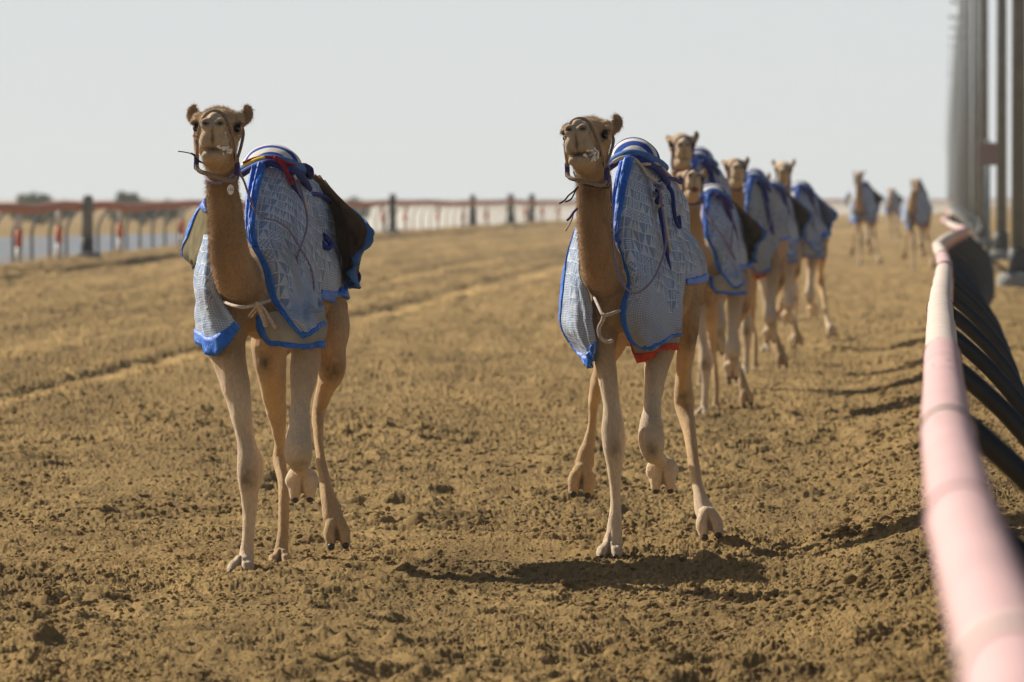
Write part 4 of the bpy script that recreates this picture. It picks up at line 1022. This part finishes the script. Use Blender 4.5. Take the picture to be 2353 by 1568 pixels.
        fat = grid(FR, T); sheet('stripe', lambda u, v: fat(0.20-0.17*v + u*(0.19-0.09*v), v*0.36), M['blue'], root, size, nu=8, nv=50, th=0.010, wr=0.010, seed=23, offs=-0.015)
        c0 = (1456, 362, 43.38, 54, 56, 0.27)
    if cap:
        cap_mesh(T, K, *c0, root, first=0 if hero1 else 1)
        cx, cy, cY, rw, rh, rd = c0
        q = MB()                                                # padded saddle rings round the foot of the hump
        q.tube([T(P(*p)) for p in ((cx-rw-6, cy+26, cY-0.20),(cx-rw*0.6, cy+8, cY-0.30),(cx-6, cy+1, cY-0.36),(cx+rw*0.55, cy+12, cY-0.30),(cx+rw+6, cy+32, cY-0.12),(cx+rw+24, cy+60, cY+0.1))], [0.018*size]*6, n=12, sub=6, lat=None)
        q.build('saddle_pad', M['navy'], root)
        q = MB(); q.tube([T(P(*p)) for p in ((cx-rw-4, cy+16, cY-0.16),(cx-rw*0.6, cy-3, cY-0.27),(cx-6, cy-9, cY-0.32),(cx+rw*0.55, cy-2, cY-0.26),(cx+rw+4, cy+12, cY-0.06),(cx+rw+18, cy+24, cY+0.15))], [0.021*size]*6, n=12, sub=6, lat=None)
        q.build('binding', M['midblue'], root)
    return root, T, K, (co, no, L, me)
def hair_for(root, T, data, n, seed):
    co, no, L, me = data; C = np.empty(len(co)*4, np.float32); me.color_attributes['Col'].data.foreach_get('color', C)
    fuzz(co, no, L, C.reshape(-1,4), root, T.s, n, seed); fuzz(co, no, L, C.reshape(-1,4)*1.08, root, T.s, 14000, seed+50, True)

G_ = 'racing camels in patterned blankets on the track'
# ---- the leading camel on the left
r1, T1, K1, d1 = camel(HERO1, 'leftmost camel, white oval tag on its neck and crimson cord on its hump', voxel=0.006, group=G_)
dress_head(K1, T1, r1, foam=[(.060,.42,-.118,(.018,.03,.012)),(.074,.37,-.11,(.012,.03,.02)),(.055,.44,-.05,(.008,.02,.02)),(.035,.47,-.112,(.02,.014,.008)),(.05,.45,-.13,(.010,.010,.018))])
hair_for(r1, T1, d1, 110000, 1)
rope('neck_cord', [(470,402,40.60),(476,412,40.50),(492,421,40.46),(508,420,40.47),(522,410,40.50),(537,398,40.58),(545,388,40.68)], 0.006, 'rope', r1, T1)
rope('lead_rope', [(548,378,40.56),(553,400,40.6),(562,420,40.75),(572,450,40.95),(585,482,41.0),(605,500,40.98),(635,508,41.0),(665,530,41.1),(690,570,41.2),(712,610,41.28),(721,650,41.35),(718,682,41.3),(705,688,41.25),(690,668,41.2),(682,630,41.18),(684,590,41.2),(694,560,41.25),(704,530,41.35),(706,500,41.45),(700,470,41.5),(690,430,41.6),(678,405,41.65)], 0.0055, 'rope', r1, T1)
rope('loose_string', [(470,376,40.5),(458,372,40.42),(450,362,40.38),(440,354,40.35),(425,350,40.33),(410,348,40.3)], 0.0028, 'blackcord', r1, T1)
rope('loose_string', [(470,376,40.5),(456,368,40.44),(450,358,40.4),(440,352,40.38)], 0.0028, 'blackcord', r1, T1)
rope('hump_cord', [(560,374,41.5),(585,364,41.48),(612,361,41.47),(635,364,41.47),(655,372,41.52),(680,380,41.7),(700,378,41.9),(712,386,42.0)], 0.007, 'red', r1, T1)
rope('hump_cord', [(634,363,41.45),(648,378,41.48),(658,392,41.5),(664,408,41.52),(672,420,41.52)], 0.012, 'red', r1, T1)
rope('hump_cord', [(560,379,41.5),(572,374,41.49),(590,366,41.46),(606,362,41.44)], 0.007, 'yellow', r1, T1)
rope('girth_strap', [(668,405,41.6),(680,440,41.68),(696,480,41.75),(712,530,41.8),(724,580,41.82),(730,640,41.82)], 0.012, 'navy', r1, T1)
rope('girth_strap', [(676,405,41.62),(692,440,41.7),(708,490,41.78),(722,545,41.84),(730,600,41.86)], 0.009, 'cord', r1, T1)
rope('girth_strap', [(706,450,42.0),(725,446,42.2),(745,452,42.4),(765,468,42.6)], 0.011, 'navy', r1, T1)
rope('tassel', [(730,540,42.0),(738,558,41.95),(752,570,41.95),(760,562,42.0),(748,546,42.0),(732,536,42.0)], 0.015, 'navy', r1, T1)
rope('knot', [(700,384,41.9),(712,392,41.9),(712,404,41.95)], 0.020, 'purple', r1, T1)
rope('buckle_loop', [(800,650,42.4),(808,652,42.4),(822,648,42.4),(826,636,42.4),(820,624,42.4),(812,628,42.4)], 0.009, 'navy', r1, T1)
rope('chest_tie', [(512,693,40.96),(535,702,40.72),(560,706,40.66),(590,700,40.72),(620,690,40.93)], 0.008, 'cord', r1, T1)
rope('chest_tie', [(592,698,40.70),(598,716,40.76),(606,734,40.8),(610,747,40.82)], 0.012, 'cord', r1, T1)
rope('chest_tie', [(592,698,40.70),(608,714,40.8),(620,734,40.84),(632,752,40.88)], 0.010, 'cord', r1, T1)
rope('chest_tie', [(590,702,40.70),(580,716,40.76),(572,726,40.8),(578,728,40.8),(590,712,40.75)], 0.005, 'cord', r1, T1)
# the white oval number tag
tg = MB(); c = T1(P(530, 436, 40.42)); tg.ball(c, (0.0155, 0.003, 0.025)); to = tg.build('number_tag', M['tagwhite'], r1)
fc = bpy.data.curves.new('number', 'FONT'); fc.body = '135'; fc.size = 0.018; fc.align_x = 'CENTER'; fc.align_y = 'CENTER'; fc.extrude = 0.0004
fo = bpy.data.objects.new('tmpfont', fc); col.objects.link(fo); bpy.context.view_layer.update()
fm = bpy.data.meshes.new_from_object(fo.evaluated_get(bpy.context.evaluated_depsgraph_get())); bpy.data.objects.remove(fo)
fm.transform(Matrix.Translation(c + Vector((0,-0.0036,-0.001))) @ Matrix.Rotation(R(90), 4, 'X')); fm.name = 'number'; link('number', fm, M['ink'], to, False)

# ---- the second camel
r2, T2, K2, d2 = camel(HERO2, 'large camel with its head turned aside and an orange-red hem under its blanket', voxel=0.006, group=G_)
dress_head(K2, T2, r2, foam=[(.060,.40,-.112,(.022,.05,.014)),(.078,.33,-.10,(.012,.05,.026)),(.070,.38,-.135,(.012,.035,.02)),(.04,.44,-.128,(.02,.014,.008))])
hair_for(r2, T2, d2, 110000, 2)
rope('neck_cord', [(1318,396,42.16),(1326,412,42.1),(1345,424,42.05),(1370,430,42.06),(1392,432,42.15),(1402,430,42.3)], 0.004, 'blackcord', r2, T2)
rope('loose_string', [(1328,430,42.1),(1318,440,42.05),(1306,450,42.0),(1298,460,42.0),(1286,468,42.0)], 0.004, 'blackcord', r2, T2)
rope('loose_string', [(1328,430,42.1),(1321,442,42.05),(1312,458,42.0),(1300,464,42.0)], 0.004, 'blackcord', r2, T2)
rope('loose_string', [(1326,480,42.15),(1318,488,42.1),(1310,500,42.05),(1304,506,42.0)], 0.006, 'purple', r2, T2)
rope('loose_string', [(1318,488,42.1),(1314,504,42.1),(1306,520,42.1),(1300,530,42.1)], 0.004, 'cord', r2, T2)
rope('lead_rope', [(1402,405,42.1),(1404,430,42.12),(1406,470,42.2),(1407,520,42.35),(1411,580,42.4),(1420,625,42.38),(1436,660,42.36),(1455,674,42.36),(1478,666,42.38),(1502,640,42.45),(1520,600,42.6),(1530,560,42.75),(1528,520,42.8),(1522,480,42.85),(1516,440,42.95)], 0.0058, 'rope', r2, T2)
rope('saddle_cord', [(1410,372,43.0),(1430,362,42.96),(1455,364,42.96),(1472,380,42.98),(1485,400,43.0),(1500,412,43.02),(1508,420,43.05),(1512,440,43.0)], 0.009, 'cord', r2, T2)
rope('saddle_cord', [(1470,378,42.98),(1495,377,43.1),(1515,378,43.3),(1530,395,43.5),(1542,408,43.7)], 0.008, 'cord', r2, T2)
for k in range(5):
    a = k*1.3
    rope('knot', [(1506+4*math.sin(a),425+6*k,43.0),(1520+3*math.cos(a),432+8*k,42.95),(1512+5*math.sin(a*2),445+9*k,42.98),(1522,455+9*k,43.0)], 0.009, ('rope','cord','navy')[k%3], r2, T2)
rope('girth_strap', [(1512,430,43.02),(1516,480,42.98),(1524,530,42.96),(1532,580,43.0),(1538,620,43.0)], 0.010, 'navy', r2, T2)
rope('girth_strap', [(1520,430,43.05),(1524,480,43.0),(1532,530,42.98),(1540,580,43.04)], 0.008, 'cord', r2, T2)
rope('girth_strap', [(1507,420,43.3),(1530,412,43.5),(1550,412,43.7),(1564,420,43.9)], 0.010, 'navy', r2, T2)
rope('tassel', [(1536,430,43.2),(1545,445,43.2),(1548,480,43.2),(1554,510,43.25),(1562,522,43.3),(1560,500,43.3)], 0.011, 'navy', r2, T2)
rope('chest_tie', [(1364,680,42.6),(1376,706,42.4),(1386,724,42.32),(1402,722,42.35),(1424,714,42.5)], 0.008, 'cord', r2, T2)
rope('chest_tie', [(1388,724,42.32),(1384,738,42.34),(1376,756,42.35),(1380,775,42.35),(1394,786,42.35),(1406,784,42.35)], 0.010, 'cord', r2, T2)

# ---- the others, farther down the track
def place(K, foot_x, foot_y, size, Yv=None):
    Yv = Yv or EYE*FO/(foot_y-455); X = (foot_x-1176.5)*Yv/FO
    return (X, Yv, float(ground_base(np.array([X]), np.array([Yv]))[0]))
def other_legs(A, B_):                                       # A's body on B's gait
    oa, ob = A['origin'], B_['origin']
    def q(x, y, Y): 
        Y2 = Y - ob[2] + oa[2]; k = Y/Y2; xo = (ob[0]-1176.5)*ob[2]/Y2; return (oa[0]-1176.5)*oa[2]/Y2 + (x-1176.5)*k - xo + 1176.5, 455+(y-455)*k, Y2
    K = dict(A); dx_ = 8 if A is HERO1 else -8
    K['legs'] = [[(*q(a+dx_*0, b, c), d*c/(c-ob[2]+oa[2]), e) for a, b, c, d, e in L_] for L_ in B_['legs']]
    K['feet'] = [(q(*f[0]), f[1], f[2], f[3]) for f in B_['feet']]; K['ball'] = (q(*B_['ball'][0]), B_['ball'][1]); K['dark'] = [(q(*d_[0]), d_[1], d_[2]) for d_ in B_['dark']]
    return K
H1B = other_legs(HERO1, HERO2); H2B = other_legs(HERO2, HERO1)
def tint(K, t): K = dict(K); K['tint'] = t; return K
others = [
 (tint(H2B, 0.82), (1575, 860), 78.0, 1.08, dict(tx=1565, ty=340, yaw=2, pitch=3, roll=0), 'tallest camel behind the second one, head rising above the rest of the bunch', dict(coatm='coat_blue')),
 (tint(HERO1, 0.95), (1612, 955), 70.0, 0.93, dict(tx=1586, ty=425, yaw=3, pitch=10, roll=0), 'camel with an open mouth close behind the second camel, head low between its neighbours', {}),
 (tint(H2B, 0.85), (1708, 880), 86.0, 1.00, dict(tx=1688, ty=392, yaw=3, pitch=4, roll=0), 'camel in the middle of the bunch with a red hem under its blanket', dict(coatm='coat_grey')),
 (HERO1, (1758, 800), 99.0, 0.98, dict(tx=1742, ty=425, yaw=-10, pitch=-8, roll=0), 'half hidden camel whose blue and white striped hump shows between two heads', {}),
 (tint(H1B, 1.12), (1824, 790), 106.0, 0.98, dict(tx=1801, ty=392, yaw=-3, pitch=-2, roll=0), 'last camel of the bunch, printed blanket with blue hem blown out to the right', dict(flapm='coat_blue', coatm='coat_blue')),
 (tint(H1B, 0.85), (1976, 612), 205.0, 1.02, dict(tx=1974, ty=405, yaw=-8, pitch=-4, roll=0), 'blurred far camel trotting alone, left one of the three far back', {}),
 (HERO1, (2045, 560), 330.0, 0.95, dict(tx=2046, ty=440, yaw=6, pitch=0, roll=0), 'tiny farthest camel, between the two far ones', {}),
 (tint(HERO2, 0.85), (2098, 630), 196.0, 1.00, dict(tx=2103, ty=422, yaw=4, pitch=-2, roll=0), 'far camel trotting nearest to the pink rail', {})]
for i, (K, (fx, fy), Yv, s_, hd, lab, kw) in enumerate(others):
    hero_one = K['origin'] == HERO1['origin']
    vox = 0.011 if Yv < 80 else (0.014 if Yv < 120 else 0.02)
    rr, TT, KK, dd = camel(K, lab, loc=place(K, fx, fy, s_, Yv), size=s_, voxel=vox, head=hd, group=G_, **kw)
    hl = dress_head(KK, TT, rr, foam=None, detail=False)
    if i == 1:
        t = MB(); t.ball(hl(0,.455,-.125), (0.034,0.02,0.022)); t.build('open_mouth', M['tongue'], rr)
    if Yv < 120:
        if hero_one:
            rope('lead_rope', [(553,400,40.6),(572,450,40.95),(605,500,40.9),(650,560,41.0),(700,640,41.2),(705,688,41.2),(685,640,41.15),(690,560,41.2),(700,470,41.5),(678,405,41.65)], 0.010, 'rope', rr, TT)
            rope('girth_strap', [(640,380,41.5),(668,405,41.55),(690,460,41.6),(712,530,41.72),(724,600,41.8)], 0.026, ('navy','purple')[i%2], rr, TT)
        else:
            rope('lead_rope', [(1404,430,42.12),(1407,520,42.35),(1420,625,42.38),(1455,674,42.36),(1502,640,42.45),(1530,560,42.7),(1522,480,42.8)], 0.010, 'rope', rr, TT)
            rope('girth_strap', [(1475,378,42.95),(1500,410,43.0),(1516,480,42.95),(1530,560,42.95),(1538,620,43.0)], 0.026, 'navy', rr, TT)
# ---- air
hz = MB(); hz.box((-500, -31, -1.2), (800, 4100, 26)); ho = hz.build('haze', None, smooth=False)
hm = bpy.data.materials.new('thin_dusty_air'); hm.use_nodes = True; n = hm.node_tree; n.nodes.clear()
out_ = n.nodes.new('ShaderNodeOutputMaterial'); pv = n.nodes.new('ShaderNodeVolumePrincipled'); pv.inputs['Color'].default_value = (0.88, 0.93, 0.96, 1)
pv.inputs['Density'].default_value = 0.00019; pv.inputs['Anisotropy'].default_value = 0.2; n.links.new(pv.outputs[0], out_.inputs['Volume'])
ho.data.materials.append(hm); tag(ho, 'thin dusty air over the track', 'haze', kind='stuff')
